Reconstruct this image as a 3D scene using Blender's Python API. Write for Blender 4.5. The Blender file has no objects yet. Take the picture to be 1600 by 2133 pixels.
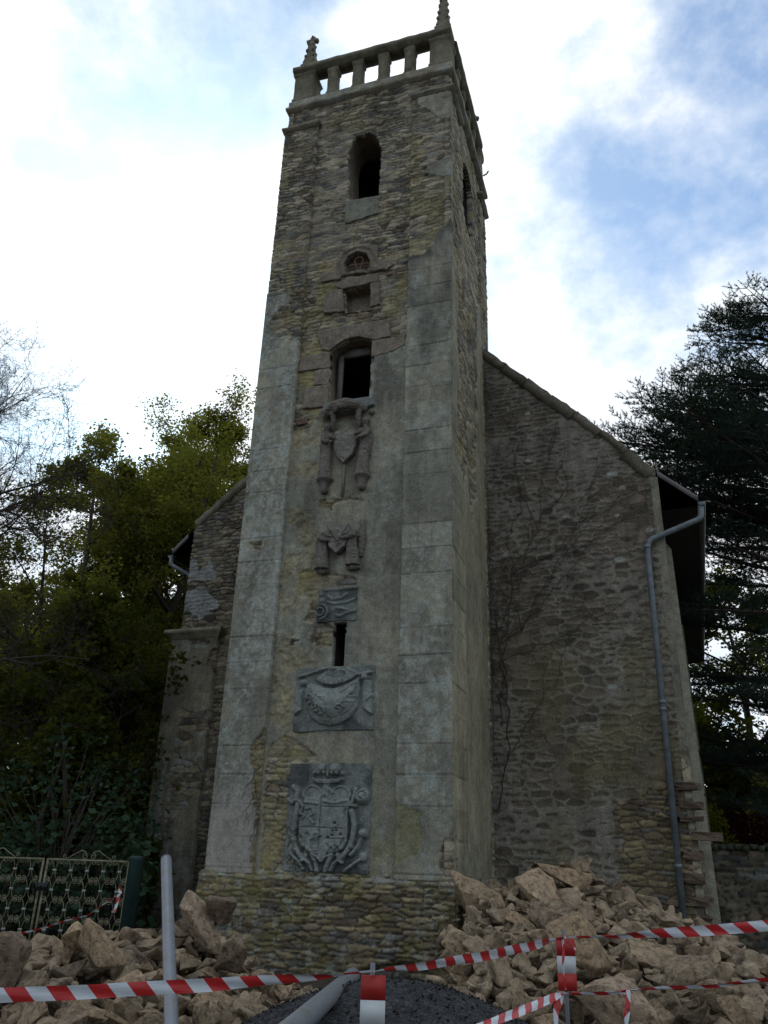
import bpy, bmesh, math, random
import numpy as np
from mathutils import Vector, Matrix, Euler
random.seed(7)
R = math.radians
scn = bpy.context.scene
COL = scn.collection

# ------------------------------------------------------------------ camera
cam_d = bpy.data.cameras.new("camera")
cam_o = bpy.data.objects.new("camera", cam_d)
COL.objects.link(cam_o)
cam_d.sensor_fit = 'HORIZONTAL'
cam_d.sensor_width = 36.0
cam_d.lens = 1680.19 / 1600 * 36
cam_d.clip_start = 0.1
cam_d.clip_end = 3000
CAM = np.array([6.9079, -12.6003, 1.5457])
_yaw, _pit, _rol = -0.319, 0.4084, 0.0334
_f = np.array([math.sin(_yaw) * math.cos(_pit), math.cos(_yaw) * math.cos(_pit), math.sin(_pit)])
_r0 = np.array([math.cos(_yaw), -math.sin(_yaw), 0])
_u0 = np.cross(_r0, _f)
_r = _r0 * math.cos(_rol) + _u0 * math.sin(_rol)
_u = -_r0 * math.sin(_rol) + _u0 * math.cos(_rol)
_m = Matrix(((_r[0], _u[0], -_f[0], CAM[0]), (_r[1], _u[1], -_f[1], CAM[1]), (_r[2], _u[2], -_f[2], CAM[2]), (0, 0, 0, 1)))
cam_o.matrix_world = _m
scn.camera = cam_o
# horizontal frame of the site seen from the road: FH ahead, RH to the right
FH = np.array([-0.31359971, 0.94955528, 0.0])
RH = np.array([0.94955528, 0.31359971, 0.0])


def at(tu, v, z=0.0):
    p = CAM + FH * v + RH * (tu * v)
    return np.array([p[0], p[1], z])


# ------------------------------------------------------------------ world and sun
SUN_DIR = Vector((-0.50, 0.72, 0.62)).normalized()
SUN_EL = math.asin(SUN_DIR.z)
SUN_AZ = math.atan2(SUN_DIR.x, SUN_DIR.y)
world = bpy.data.worlds.new("World")
scn.world = world
world.use_nodes = True
wt = world.node_tree
wt.nodes.clear()


def N(t, typ, loc=None, **kw):
    n = t.nodes.new(typ)
    for k, v in kw.items():
        setattr(n, k, v)
    return n


def L(t, a, b):
    t.links.new(a, b)


def math_n(t, op, a, b=None, c=None, clamp=False):
    n = t.nodes.new('ShaderNodeMath')
    n.operation = op
    n.use_clamp = clamp
    for i, x in enumerate((a, b, c)):
        if x is None:
            continue
        if isinstance(x, (int, float)):
            n.inputs[i].default_value = x
        else:
            t.links.new(x, n.inputs[i])
    return n.outputs[0]


def mix_col(t, fac, a, b, typ='MIX'):
    n = t.nodes.new('ShaderNodeMix')
    n.data_type = 'RGBA'
    n.blend_type = typ
    for s, x in ((0, fac), (6, a), (7, b)):
        if isinstance(x, (int, float)):
            n.inputs[s].default_value = x
        elif isinstance(x, tuple):
            n.inputs[s].default_value = x if len(x) == 4 else (*x, 1)
        else:
            t.links.new(x, n.inputs[s])
    return n.outputs[2]


def ramp(t, fac, stops):
    n = t.nodes.new('ShaderNodeValToRGB')
    cr = n.color_ramp
    while len(cr.elements) < len(stops):
        cr.elements.new(0.5)
    for e, (p, c) in zip(cr.elements, stops):
        e.position = p
        e.color = (c, c, c, 1) if isinstance(c, (int, float)) else (*c, 1)
    t.links.new(fac, n.inputs[0])
    return n.outputs[0]


sky = N(wt, 'ShaderNodeTexSky')
sky.sky_type = 'NISHITA'
sky.sun_disc = False
sky.sun_elevation = SUN_EL
sky.sun_rotation = SUN_AZ
sky.air_density = 1.0
sky.dust_density = 1.5
sky.ozone_density = 1.2
tc = N(wt, 'ShaderNodeTexCoord')
vm = N(wt, 'ShaderNodeVectorMath', operation='NORMALIZE')
L(wt, tc.outputs['Generated'], vm.inputs[0])
mp = N(wt, 'ShaderNodeMapping')
mp.inputs['Scale'].default_value = (1.1, 1.1, 1.5)
mp.inputs['Location'].default_value = (1.3, 0.4, 0.2)
L(wt, vm.outputs[0], mp.inputs['Vector'])
nz = N(wt, 'ShaderNodeTexNoise')
nz.inputs['Scale'].default_value = 3.1
nz.inputs['Detail'].default_value = 9
nz.inputs['Roughness'].default_value = 0.57
nz.inputs['Distortion'].default_value = 0.1
L(wt, mp.outputs[0], nz.inputs['Vector'])
nz2 = N(wt, 'ShaderNodeTexNoise')
nz2.inputs['Scale'].default_value = 5.5
nz2.inputs['Detail'].default_value = 8
nz2.inputs['Roughness'].default_value = 0.6
L(wt, mp.outputs[0], nz2.inputs['Vector'])


def hole(direction, width, amount):
    """a gap in the cloud round one direction of the sky"""
    d = N(wt, 'ShaderNodeVectorMath', operation='DOT_PRODUCT')
    L(wt, vm.outputs[0], d.inputs[0])
    d.inputs[1].default_value = Vector(direction).normalized()
    x = math_n(wt, 'SUBTRACT', 1.0, d.outputs['Value'])
    x = math_n(wt, 'DIVIDE', x, width * width / 3)
    x = math_n(wt, 'MULTIPLY', x, -1)
    x = math_n(wt, 'EXPONENT', x)
    return math_n(wt, 'MULTIPLY', x, amount)


HOLES = [((-0.35, 0.493, 0.797), 0.20, 0.13), ((-0.325, 0.538, 0.778), 0.10, 0.08), ((-0.513, 0.405, 0.757), 0.13, 0.13),
         ((-0.585, 0.471, 0.66), 0.10, 0.14), ((0.079, 0.677, 0.732), 0.16, 0.07), ((0.044, 0.725, 0.687), 0.10, 0.06),
         ((0.158, 0.666, 0.729), 0.09, 0.05), ((0.134, 0.605, 0.785), 0.12, 0.10), ((-0.107, 0.762, 0.638), 0.08, 0.08),
         ((-0.583, 0.688, 0.433), 0.07, 0.20), ((-0.627, 0.652, 0.426), 0.06, 0.16)]
acc = None
for h in HOLES:
    o = hole(*h)
    acc = o if acc is None else math_n(wt, 'ADD', acc, o)
cov = math_n(wt, 'SUBTRACT', nz.outputs['Fac'], acc)
cov = math_n(wt, 'ADD', cov, math_n(wt, 'MULTIPLY', math_n(wt, 'SUBTRACT', nz2.outputs['Fac'], 0.5), 0.70))
mask = ramp(wt, cov, [(0.25, 0.16), (0.37, 0.50), (0.50, 1.0)])
# cloud brightness: thin cloud near the sun is brighter, the far side of the sky is dull
ds = N(wt, 'ShaderNodeVectorMath', operation='DOT_PRODUCT')
L(wt, vm.outputs[0], ds.inputs[0])
ds.inputs[1].default_value = SUN_DIR
near = ramp(wt, math_n(wt, 'MULTIPLY_ADD', ds.outputs['Value'], 0.5, 0.5), [(0.0, 0.60), (0.50, 0.66), (0.75, 0.82), (0.93, 0.90), (1.0, 1.05)])
tex = ramp(wt, math_n(wt, 'ADD', math_n(wt, 'MULTIPLY', nz2.outputs['Fac'], 0.55), math_n(wt, 'MULTIPLY', nz.outputs['Fac'], 0.5)),
           [(0.38, (0.62, 0.73, 0.86)), (0.50, (0.80, 0.88, 0.96)), (0.64, (0.98, 1.0, 1.03))])
cl = mix_col(wt, 1.0, tex, near, 'MULTIPLY')
sunfade = ramp(wt, math_n(wt, 'MULTIPLY_ADD', ds.outputs['Value'], 0.5, 0.5), [(0.0, 1.0), (0.80, 1.0), (0.93, 0.80), (1.0, 0.55)])
bg1 = N(wt, 'ShaderNodeBackground')
bg1.inputs['Strength'].default_value = 0.10
skc = mix_col(wt, 1.0, sky.outputs[0], (0.98, 1.42, 1.78), 'MULTIPLY')
skc = mix_col(wt, 1.0, skc, sunfade, 'MULTIPLY')
L(wt, skc, bg1.inputs['Color'])
bg2 = N(wt, 'ShaderNodeBackground')
bg2.inputs['Strength'].default_value = 1.12
L(wt, cl, bg2.inputs['Color'])
ms = N(wt, 'ShaderNodeMixShader')
L(wt, mask, ms.inputs[0])
L(wt, bg1.outputs[0], ms.inputs[1])
L(wt, bg2.outputs[0], ms.inputs[2])
wo = N(wt, 'ShaderNodeOutputWorld')
L(wt, ms.outputs[0], wo.inputs['Surface'])

sun_d = bpy.data.lights.new("sun", 'SUN')
sun_d.energy = 0.6
sun_d.angle = R(14)
sun_d.color = (1.0, 0.95, 0.88)
sun_o = bpy.data.objects.new("sun", sun_d)
COL.objects.link(sun_o)
sun_o.rotation_euler = SUN_DIR.to_track_quat('Z', 'Y').to_euler()
scn.view_settings.view_transform = 'Standard'
scn.view_settings.look = 'None'
scn.view_settings.gamma = 1
scn.view_settings.exposure = 0.24
scn.view_settings.use_curve_mapping = False
scn.render.engine = 'CYCLES'
scn.cycles.max_bounces = 6
scn.cycles.transparent_max_bounces = 8

# ------------------------------------------------------------------ numpy noise


def hsh(ix, iy, s=0):
    a = (np.asarray(ix).astype(np.int64) * 374761393 + np.asarray(iy).astype(np.int64) * 668265263 + int(s) * 1274126177) & 0xFFFFFFFF
    a = ((a ^ (a >> 13)) * 1274126177) & 0xFFFFFFFF
    a = ((a ^ (a >> 16)) * 2246822519) & 0xFFFFFFFF
    a = a ^ (a >> 15)
    return (a & 0xFFFFFF) / float(0xFFFFFF)


def vn(x, y, s=0):
    xi = np.floor(x); yi = np.floor(y)
    fx = x - xi; fy = y - yi
    fx = fx * fx * (3 - 2 * fx); fy = fy * fy * (3 - 2 * fy)
    a = hsh(xi, yi, s); b = hsh(xi + 1, yi, s); c = hsh(xi, yi + 1, s); d = hsh(xi + 1, yi + 1, s)
    return (a * (1 - fx) + b * fx) * (1 - fy) + (c * (1 - fx) + d * fx) * fy


def fbm(x, y, s=0, o=4):
    r = 0; w = 0.5; t = 0
    for i in range(o):
        r = r + w * vn(x * 2 ** i, y * 2 ** i, s + i * 17)
        t += w; w *= 0.5
    return r / t


def sstep(a, b, x):
    t = np.clip((x - a) / (b - a), 0, 1)
    return t * t * (3 - 2 * t)


def inpoly(poly, x, y, warp=0.0, seed=3, fr=5.0):
    if warp:
        x = x + warp * (fbm(x * fr, y * fr, seed, 3) - 0.5) * 2
        y = y + warp * (fbm(x * fr + 9, y * fr + 4, seed + 5, 3) - 0.5) * 2
    n = len(poly); r = np.zeros(np.shape(x), bool)
    j = n - 1
    for i in range(n):
        xi, yi = poly[i]; xj, yj = poly[j]
        if yi != yj:
            r ^= ((yi > y) != (yj > y)) & (x < (xj - xi) * (y - yi) / (yj - yi) + xi)
        j = i
    return r


def seg_d(x, y, pts):
    d = np.full(np.shape(x), 1e9)
    for (x0, y0), (x1, y1) in zip(pts[:-1], pts[1:]):
        dx, dy = x1 - x0, y1 - y0
        t = np.clip(((x - x0) * dx + (y - y0) * dy) / (dx * dx + dy * dy + 1e-12), 0, 1)
        d = np.minimum(d, np.hypot(x - x0 - t * dx, y - y0 - t * dy))
    return d


def rubble(u, v, seed=0, hs=0.11, ws=0.36, wav=1.0):
    """roughly coursed rubble (a weighted Voronoi of flat cells): distance to the joint in metres, two random numbers per stone"""
    v2 = v + wav * 0.11 * (fbm(u * 0.7, v * 0.5, seed, 2) - 0.5) + 0.035 * (fbm(u * 5, v * 8, seed + 1, 2) - 0.5)
    u2 = u + 0.05 * (fbm(u * 6, v * 9, seed + 2, 2) - 0.5)
    X_ = u2 / ws; Y_ = v2 / hs
    ci = np.floor(X_); cj = np.floor(Y_)
    best = np.full(X_.shape, 1e9); bx = np.zeros(X_.shape); by = np.zeros(X_.shape); bi = np.zeros(X_.shape); bj = np.zeros(X_.shape)
    C_ = []
    for dj in (-1, 0, 1):
        for di in (-2, -1, 0, 1, 2):
            j = cj + dj; sh_ = hsh(j, 77, seed)      # each course is shifted along
            i = ci + di
            sx = i + sh_ + 0.80 * (hsh(i, j, seed + 4) - 0.5); sy = j + 0.5 + 0.62 * (hsh(i, j, seed + 5) - 0.5)
            w = 0.30 * hsh(i, j, seed + 6) ** 2
            Dd = (X_ - sx) ** 2 + (Y_ - sy) ** 2 - w
            C_.append((Dd, sx, sy))
            m = Dd < best
            best = np.where(m, Dd, best); bx = np.where(m, sx, bx); by = np.where(m, sy, by); bi = np.where(m, i, bi); bj = np.where(m, j, bj)
    d = np.full(X_.shape, 1e9)
    for Dd, sx, sy in C_:
        ex, ey = sx - bx, sy - by; ln = np.hypot(ex, ey)
        own = ln < 1e-6; ln = np.where(own, 1, ln)
        g = np.hypot(ex / ln / ws, ey / ln / hs) + 1e-9
        dd = (Dd - best) / (2 * ln) / g
        d = np.where(own, d, np.minimum(d, dd))
    d = d + 0.012 * (fbm(u * 13, v * 17, seed + 6, 3) - 0.5)
    return d, hsh(bi, bj, seed + 7), hsh(bi, bj, seed + 8)


# ------------------------------------------------------------------ mesh helpers


def mesh_np(name, verts, faces, cols=None, smooth=True, uvs=None):
    """verts (n,3); faces: (m,k) int array or list of such arrays"""
    me = bpy.data.meshes.new(name)
    if not isinstance(faces, list):
        faces = [faces]
    faces = [np.asarray(f) for f in faces if len(f)]
    nl = sum(f.size for f in faces); nf = sum(len(f) for f in faces)
    me.vertices.add(len(verts)); me.loops.add(nl); me.polygons.add(nf)
    me.vertices.foreach_set("co", np.asarray(verts, dtype=np.float32).ravel())
    me.loops.foreach_set("vertex_index", np.concatenate([f.ravel() for f in faces]).astype(np.int32))
    tot = np.concatenate([np.full(len(f), f.shape[1]) for f in faces]).astype(np.int32)
    st = np.concatenate([[0], np.cumsum(tot)[:-1]]).astype(np.int32)
    me.polygons.foreach_set("loop_start", st)
    me.polygons.foreach_set("loop_total", tot)
    if smooth:
        me.polygons.foreach_set("use_smooth", np.ones(nf, dtype=bool))
    me.update(calc_edges=True)
    if cols is not None:
        a = me.color_attributes.new("Col", 'FLOAT_COLOR', 'POINT')
        c = np.ones((len(verts), 4), dtype=np.float32)
        c[:, :cols.shape[1]] = cols
        a.data.foreach_set("color", c.ravel())
    if uvs is not None:
        ul = me.uv_layers.new(name="UVMap")
        li = np.concatenate([f.ravel() for f in faces])
        ul.data.foreach_set("uv", np.asarray(uvs, dtype=np.float32)[li].ravel())
    me.validate()
    return me


def link(name, me, mat, parent=None, loc=None):
    o = bpy.data.objects.new(name, me)
    COL.objects.link(o)
    if mat is not None and me is not None and len(me.materials) == 0:
        me.materials.append(mat)
    if parent is not None:
        o.parent = parent
    if loc is not None:
        o.location = loc
    return o


def thing(name, label, cat, loc=(0, 0, 0), group=None):
    o = bpy.data.objects.new(name, None)
    o.empty_display_size = 0.3
    COL.objects.link(o)
    o.location = loc
    o['label'] = label; o['category'] = cat
    if group:
        o['group'] = group
    return o


def tag(o, label=None, cat=None, group=None, kind=None):
    if label: o['label'] = label
    if cat: o['category'] = cat
    if group: o['group'] = group
    if kind: o['kind'] = kind
    return o


class MB:
    """collects polygons of one mesh"""

    def __init__(s):
        s.v = []; s.q = []; s.t = []; s.n = 0; s.c = []

    def add(s, v, q=None, t=None, col=None):
        v = np.asarray(v, float).reshape(-1, 3)
        if q is not None and len(q): s.q.append(np.asarray(q) + s.n)
        if t is not None and len(t): s.t.append(np.asarray(t) + s.n)
        s.v.append(v); s.n += len(v)
        if col is not None: s.c.append(np.tile(np.asarray(col, float), (len(v), 1)))
        return s

    def box(s, c, d, rot=None, col=None, jit=0.0):
        x, y, z = [k / 2 for k in d]
        v = np.array([[-x, -y, -z], [x, -y, -z], [x, y, -z], [-x, y, -z], [-x, -y, z], [x, -y, z], [x, y, z], [-x, y, z]])
        if jit: v = v + (np.random.RandomState(int(abs(c[0] * 100 + c[2] * 37)) % 9999).rand(8, 3) - .5) * jit
        if rot is not None: v = v @ np.asarray(Euler(rot).to_matrix()).T
        v = v + np.asarray(c)
        return s.add(v, q=[[0, 3, 2, 1], [4, 5, 6, 7], [0, 1, 5, 4], [1, 2, 6, 5], [2, 3, 7, 6], [3, 0, 4, 7]], col=col)

    def tube(s, pts, rad, k=6, col=None, cap=True):
        pts = np.asarray(pts, float); n = len(pts)
        rad = np.full(n, rad) if np.isscalar(rad) else np.asarray(rad, float)
        tan = np.gradient(pts, axis=0)
        tan /= np.linalg.norm(tan, axis=1)[:, None] + 1e-9
        up = np.array([0, 0, 1.0]) if abs(tan[0][2]) < 0.9 else np.array([1.0, 0, 0])
        vs = []
        a = np.arange(k) * 2 * math.pi / k
        nrm = np.cross(tan[0], up); nrm /= np.linalg.norm(nrm)
        for i in range(n):
            nrm = nrm - tan[i] * (nrm @ tan[i]); nrm /= np.linalg.norm(nrm) + 1e-9
            b = np.cross(tan[i], nrm)
            vs.append(pts[i] + rad[i] * (np.outer(np.cos(a), nrm) + np.outer(np.sin(a), b)))
        v = np.concatenate(vs)
        q = []
        for i in range(n - 1):
            for j in range(k):
                q.append([i * k + j, i * k + (j + 1) % k, (i + 1) * k + (j + 1) % k, (i + 1) * k + j])
        t = []
        if cap:
            v = np.concatenate([v, pts[:1], pts[-1:]])
            for j in range(k):
                t.append([n * k, (j + 1) % k, j]); t.append([n * k + 1, (n - 1) * k + j, (n - 1) * k + (j + 1) % k])
        return s.add(v, q=q, t=t, col=col)

    def loft(s, secs, col=None, sub=1, jit=0.0, seed=1):
        """square sections (cx, cy, z, hx, hy), bottom to top"""
        rs = np.random.RandomState(seed)
        if sub > 1:
            out = []
            for a, b in zip(secs[:-1], secs[1:]):
                for i in range(sub):
                    t = i / sub
                    out.append(tuple(np.array(a) * (1 - t) + np.array(b) * t))
            out.append(secs[-1]); secs = out
        v = []
        for (cx, cy, z, hx, hy) in secs:
            p = np.array([[cx - hx, cy - hy, z], [cx, cy - hy, z], [cx + hx, cy - hy, z], [cx + hx, cy, z], [cx + hx, cy + hy, z], [cx, cy + hy, z], [cx - hx, cy + hy, z], [cx - hx, cy, z]])
            v.append(p + (rs.rand(8, 3) - 0.5) * jit)
        n = len(v); q = []
        for i in range(n - 1):
            for j in range(8):
                q.append([i * 8 + j, i * 8 + (j + 1) % 8, (i + 1) * 8 + (j + 1) % 8, (i + 1) * 8 + j])
        q.append([0, 7, 6, 1]); q.append([1, 6, 5, 2]); q.append([2, 5, 4, 3])
        b = (n - 1) * 8
        q.append([b, b + 1, b + 6, b + 7]); q.append([b + 1, b + 2, b + 5, b + 6]); q.append([b + 2, b + 3, b + 4, b + 5])
        return s.add(np.concatenate(v), q=q, col=col)

    def build(s, name, mat, parent=None, smooth=False):
        fs = []
        if s.q: fs.append(np.concatenate(s.q))
        if s.t: fs.append(np.concatenate(s.t))
        c = np.concatenate(s.c) if s.c else None
        me = mesh_np(name, np.concatenate(s.v), fs, cols=c, smooth=smooth)
        return link(name, me, mat, parent)


def patch(name, parent, mat, O, U, V, Nn, u0, u1, v0, v1, res, fn, keep=None, skirt=0.12):
    """a wall face as a relief: fn(u, v) gives outward relief (m) and albedo; faces outside keep(u, v) are left out"""
    nu = max(1, int(round((u1 - u0) / res))); nv = max(1, int(round((v1 - v0) / res)))
    uu, vv = np.meshgrid(np.linspace(u0, u1, nu + 1), np.linspace(v0, v1, nv + 1), indexing='ij')
    u = uu.ravel(); v = vv.ravel()
    d, col = fn(u, v)
    O, U, V, Nn = [np.asarray(k, float) for k in (O, U, V, Nn)]
    P = O + np.outer(u, U) + np.outer(v, V) + np.outer(d, Nn)
    idx = np.arange((nu + 1) * (nv + 1)).reshape(nu + 1, nv + 1)
    K = np.ones((nu, nv), bool)
    if keep is not None:
        cu = 0.5 * (uu[:-1, :-1] + uu[1:, 1:]); cv = 0.5 * (vv[:-1, :-1] + vv[1:, 1:])
        K = keep(cu, cv)
    flip = np.dot(np.cross(U, V), Nn) < 0
    a = idx[:-1, :-1][K]; b = idx[1:, :-1][K]; c = idx[1:, 1:][K]; e = idx[:-1, 1:][K]
    F = np.stack([a, b, c, e], 1)
    # skirt round every open edge
    Kp = np.zeros((nu + 2, nv + 2), bool); Kp[1:-1, 1:-1] = K
    E = []
    m = Kp[1:-1, 1:-1] & ~Kp[1:-1, :-2]; E.append(np.stack([idx[1:, :-1][m], idx[:-1, :-1][m]], 1))
    m = Kp[1:-1, 1:-1] & ~Kp[1:-1, 2:]; E.append(np.stack([idx[:-1, 1:][m], idx[1:, 1:][m]], 1))
    m = Kp[1:-1, 1:-1] & ~Kp[:-2, 1:-1]; E.append(np.stack([idx[:-1, :-1][m], idx[:-1, 1:][m]], 1))
    m = Kp[1:-1, 1:-1] & ~Kp[2:, 1:-1]; E.append(np.stack([idx[1:, 1:][m], idx[1:, :-1][m]], 1))
    E = np.concatenate(E)
    ub, inv = np.unique(E.ravel(), return_inverse=True)
    base = O + np.outer(u[ub], U) + np.outer(v[ub], V) - skirt * Nn
    S = inv.reshape(-1, 2) + len(P)
    SF = np.stack([E[:, 0], E[:, 1], S[:, 1], S[:, 0]], 1)
    P = np.concatenate([P, base]); col = np.concatenate([col, col[ub]])
    F = np.concatenate([F, SF])
    if flip:
        F = F[:, ::-1]
    used = np.unique(F); rem = np.zeros(len(P), int); rem[used] = np.arange(len(used))
    me = mesh_np(name, P[used], rem[F], cols=col[used], smooth=True)
    return link(name, me, mat, parent)


# ------------------------------------------------------------------ materials


def new_mat(name):
    m = bpy.data.materials.new(name)
    m.use_nodes = True
    t = m.node_tree
    b = t.nodes['Principled BSDF']
    b.inputs['Roughness'].default_value = 0.9
    b.inputs['Specular IOR Level'].default_value = 0.25
    return m, t, b


def tex_n(t, scale, detail=4, rough=0.6, vec=None, w=None):
    n = t.nodes.new('ShaderNodeTexNoise')
    n.inputs['Scale'].default_value = scale
    n.inputs['Detail'].default_value = detail
    n.inputs['Roughness'].default_value = rough
    if vec is not None: t.links.new(vec, n.inputs['Vector'])
    return n.outputs['Fac']


def bump(t, b, h, strength=0.5, dist=0.02):
    n = t.nodes.new('ShaderNodeBump')
    n.inputs['Strength'].default_value = strength
    n.inputs['Distance'].default_value = dist
    t.links.new(h, n.inputs['Height'])
    t.links.new(n.outputs[0], b.inputs['Normal'])


def stone_mat(name, tint=(1, 1, 1), speck=0.5, bmp=0.6, dark=0.0):
    """weathered masonry: albedo comes from the mesh, with grain, lichen specks and pitting on top"""
    m, t, b = new_mat(name)
    a = t.nodes.new('ShaderNodeAttribute'); a.attribute_name = 'Col'
    co = t.nodes.new('ShaderNodeNewGeometry').outputs['Position']
    g = tex_n(t, 38, 5, 0.7, co)
    g2 = tex_n(t, 2.2, 5, 0.6, co)
    c = mix_col(t, 1.0, a.outputs['Color'], ramp(t, g, [(0.3, 0.62), (0.5, 1.0), (0.7, 1.32)]), 'MULTIPLY')
    c = mix_col(t, 1.0, c, ramp(t, g2, [(0.3, 0.78), (0.55, 1.02), (0.75, 1.18)]), 'MULTIPLY')
    g3 = tex_n(t, 8.5, 6, 0.72, co)
    c = mix_col(t, 1.0, c, ramp(t, g3, [(0.32, 0.70), (0.5, 1.0), (0.68, 1.24)]), 'MULTIPLY')
    mpn = t.nodes.new('ShaderNodeMapping'); mpn.inputs['Scale'].default_value = (4.5, 4.5, 0.35); t.links.new(co, mpn.inputs['Vector'])
    c = mix_col(t, 1.0, c, ramp(t, tex_n(t, 1.0, 5, 0.65, mpn.outputs[0]), [(0.34, 0.80), (0.52, 1.0), (0.7, 1.10)]), 'MULTIPLY')
    pit = ramp(t, tex_n(t, 75, 2, 0.5, co), [(0.30, 0.45), (0.40, 1.0)])
    c = mix_col(t, 1.0, c, pit, 'MULTIPLY')
    c = mix_col(t, 1.0, c, tint, 'MULTIPLY')
    vo = t.nodes.new('ShaderNodeTexVoronoi'); vo.inputs['Scale'].default_value = 19
    t.links.new(co, vo.inputs['Vector'])
    sp = ramp(t, math_n(t, 'ADD', vo.outputs['Distance'], math_n(t, 'MULTIPLY', g, 0.25)), [(0.26, 1.0), (0.34, 0.0)])
    cl = ramp(t, tex_n(t, 1.6, 4, 0.65, co), [(0.46, 0.0), (0.60, 1.0)])
    c = mix_col(t, math_n(t, 'MULTIPLY', math_n(t, 'MULTIPLY', sp, cl), speck), c, (0.42, 0.45, 0.40))
    t.links.new(c, b.inputs['Base Color'])
    h = math_n(t, 'ADD', math_n(t, 'MULTIPLY', g, 0.7), math_n(t, 'MULTIPLY', tex_n(t, 120, 3, 0.6, co), 0.3))
    bump(t, b, h, bmp, 0.018)
    return m


M_STONE = stone_mat("weathered_masonry")
M_RELIEF = stone_mat("carved_granite", speck=0.25, bmp=0.45)
M_STATUE = None


def plain_mat(name, col, rough=0.6, var=0.25, scale=6, metallic=0.0, bmp=0.2, dirt=None, spec=0.3):
    m, t, b = new_mat(name)
    co = t.nodes.new('ShaderNodeNewGeometry').outputs['Position']
    g = tex_n(t, scale, 5, 0.65, co)
    c = mix_col(t, 1.0, (*col, 1), ramp(t, g, [(0.3, 1 - var), (0.7, 1 + var)]), 'MULTIPLY')
    if dirt:
        c = mix_col(t, ramp(t, tex_n(t, scale * 2.3, 5, 0.7, co), [(0.52, 0.0), (0.63, 1.0)]), c, dirt)
    t.links.new(c, b.inputs['Base Color'])
    b.inputs['Roughness'].default_value = rough
    b.inputs['Metallic'].default_value = metallic
    b.inputs['Specular IOR Level'].default_value = spec
    if bmp:
        bump(t, b, tex_n(t, scale * 9, 4, 0.6, co), bmp, 0.01)
    return m


M_ZINC = plain_mat("grey_zinc_pipe", (0.115, 0.14, 0.155), 0.5, 0.4, 5, 0.0, 0.1, spec=0.5)
M_PVC = plain_mat("grey_pvc", (0.15, 0.168, 0.19), 0.42, 0.12, 4, 0.0, 0.05, dirt=(0.14, 0.135, 0.12), spec=0.5)
M_SLATE = plain_mat("roof_slate", (0.035, 0.04, 0.048), 0.6, 0.35, 5)
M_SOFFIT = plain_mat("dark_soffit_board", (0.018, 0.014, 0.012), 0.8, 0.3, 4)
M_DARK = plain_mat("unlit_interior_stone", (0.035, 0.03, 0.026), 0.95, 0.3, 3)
M_VERGE = plain_mat("grey_verge_board", (0.12, 0.12, 0.12), 0.7, 0.2, 6)
M_WOOD = plain_mat("grey_weathered_timber", (0.14, 0.13, 0.12), 0.85, 0.3, 8)
M_IRON = plain_mat("flaking_cream_gate_paint", (0.17, 0.17, 0.11), 0.75, 0.35, 9, dirt=(0.10, 0.055, 0.03))
M_CLIP = plain_mat("pale_gate_clip_paint", (0.24, 0.27, 0.25), 0.7, 0.2, 9)
M_POST = plain_mat("dark_green_post_paint", (0.010, 0.028, 0.026), 0.6, 0.2, 5)
M_LOCK = plain_mat("black_lock_case", (0.01, 0.012, 0.016), 0.5, 0.2, 5)
M_BARK = plain_mat("bark", (0.055, 0.046, 0.038), 0.95, 0.4, 12, bmp=0.6)
M_BARKP = plain_mat("pale_bare_bark", (0.065, 0.055, 0.052), 0.95, 0.35, 12, bmp=0.5)
M_VINE = plain_mat("dry_creeper_stem", (0.045, 0.038, 0.032), 0.95, 0.3, 12, bmp=0.2)


def leaf_mat(name, c1, c2, trans=0.35):
    m = bpy.data.materials.new(name); m.use_nodes = True
    t = m.node_tree; t.nodes.clear()
    co = t.nodes.new('ShaderNodeNewGeometry').outputs['Position']
    g = tex_n(t, 0.9, 4, 0.7, co)
    g2 = tex_n(t, 9, 2, 0.6, co)
    f = ramp(t, math_n(t, 'ADD', math_n(t, 'MULTIPLY', g, 0.6), math_n(t, 'MULTIPLY', g2, 0.4)), [(0.38, 0.0), (0.62, 1.0)])
    c = mix_col(t, f, (*c1, 1), (*c2, 1))
    d = t.nodes.new('ShaderNodeBsdfDiffuse'); t.links.new(c, d.inputs[0])
    tr = t.nodes.new('ShaderNodeBsdfTranslucent'); t.links.new(mix_col(t, 1.0, c, (1.5, 1.6, 0.7, 1), 'MULTIPLY'), tr.inputs[0])
    ms = t.nodes.new('ShaderNodeMixShader'); ms.inputs[0].default_value = trans
    t.links.new(d.outputs[0], ms.inputs[1]); t.links.new(tr.outputs[0], ms.inputs[2])
    o = t.nodes.new('ShaderNodeOutputMaterial'); t.links.new(ms.outputs[0], o.inputs[0])
    return m


M_LEAF = leaf_mat("spring_leaf", (0.090, 0.100, 0.028), (0.18, 0.17, 0.045), 0.5)
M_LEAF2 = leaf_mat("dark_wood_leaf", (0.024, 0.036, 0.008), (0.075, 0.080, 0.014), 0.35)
M_CEDAR = leaf_mat("cedar_needle", (0.020, 0.040, 0.034), (0.036, 0.062, 0.050), 0.15)
M_BLUE = leaf_mat("blue_green_leaf", (0.024, 0.046, 0.028), (0.048, 0.078, 0.050), 0.2)
M_REDLEAF = leaf_mat("dark_red_leaf", (0.022, 0.005, 0.006), (0.035, 0.008, 0.008), 0.1)
M_YEL = leaf_mat("yellow_green_leaf", (0.08, 0.09, 0.012), (0.13, 0.13, 0.02), 0.3)
M_GRASS = leaf_mat("weed_green", (0.03, 0.07, 0.012), (0.05, 0.10, 0.02), 0.3)


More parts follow.
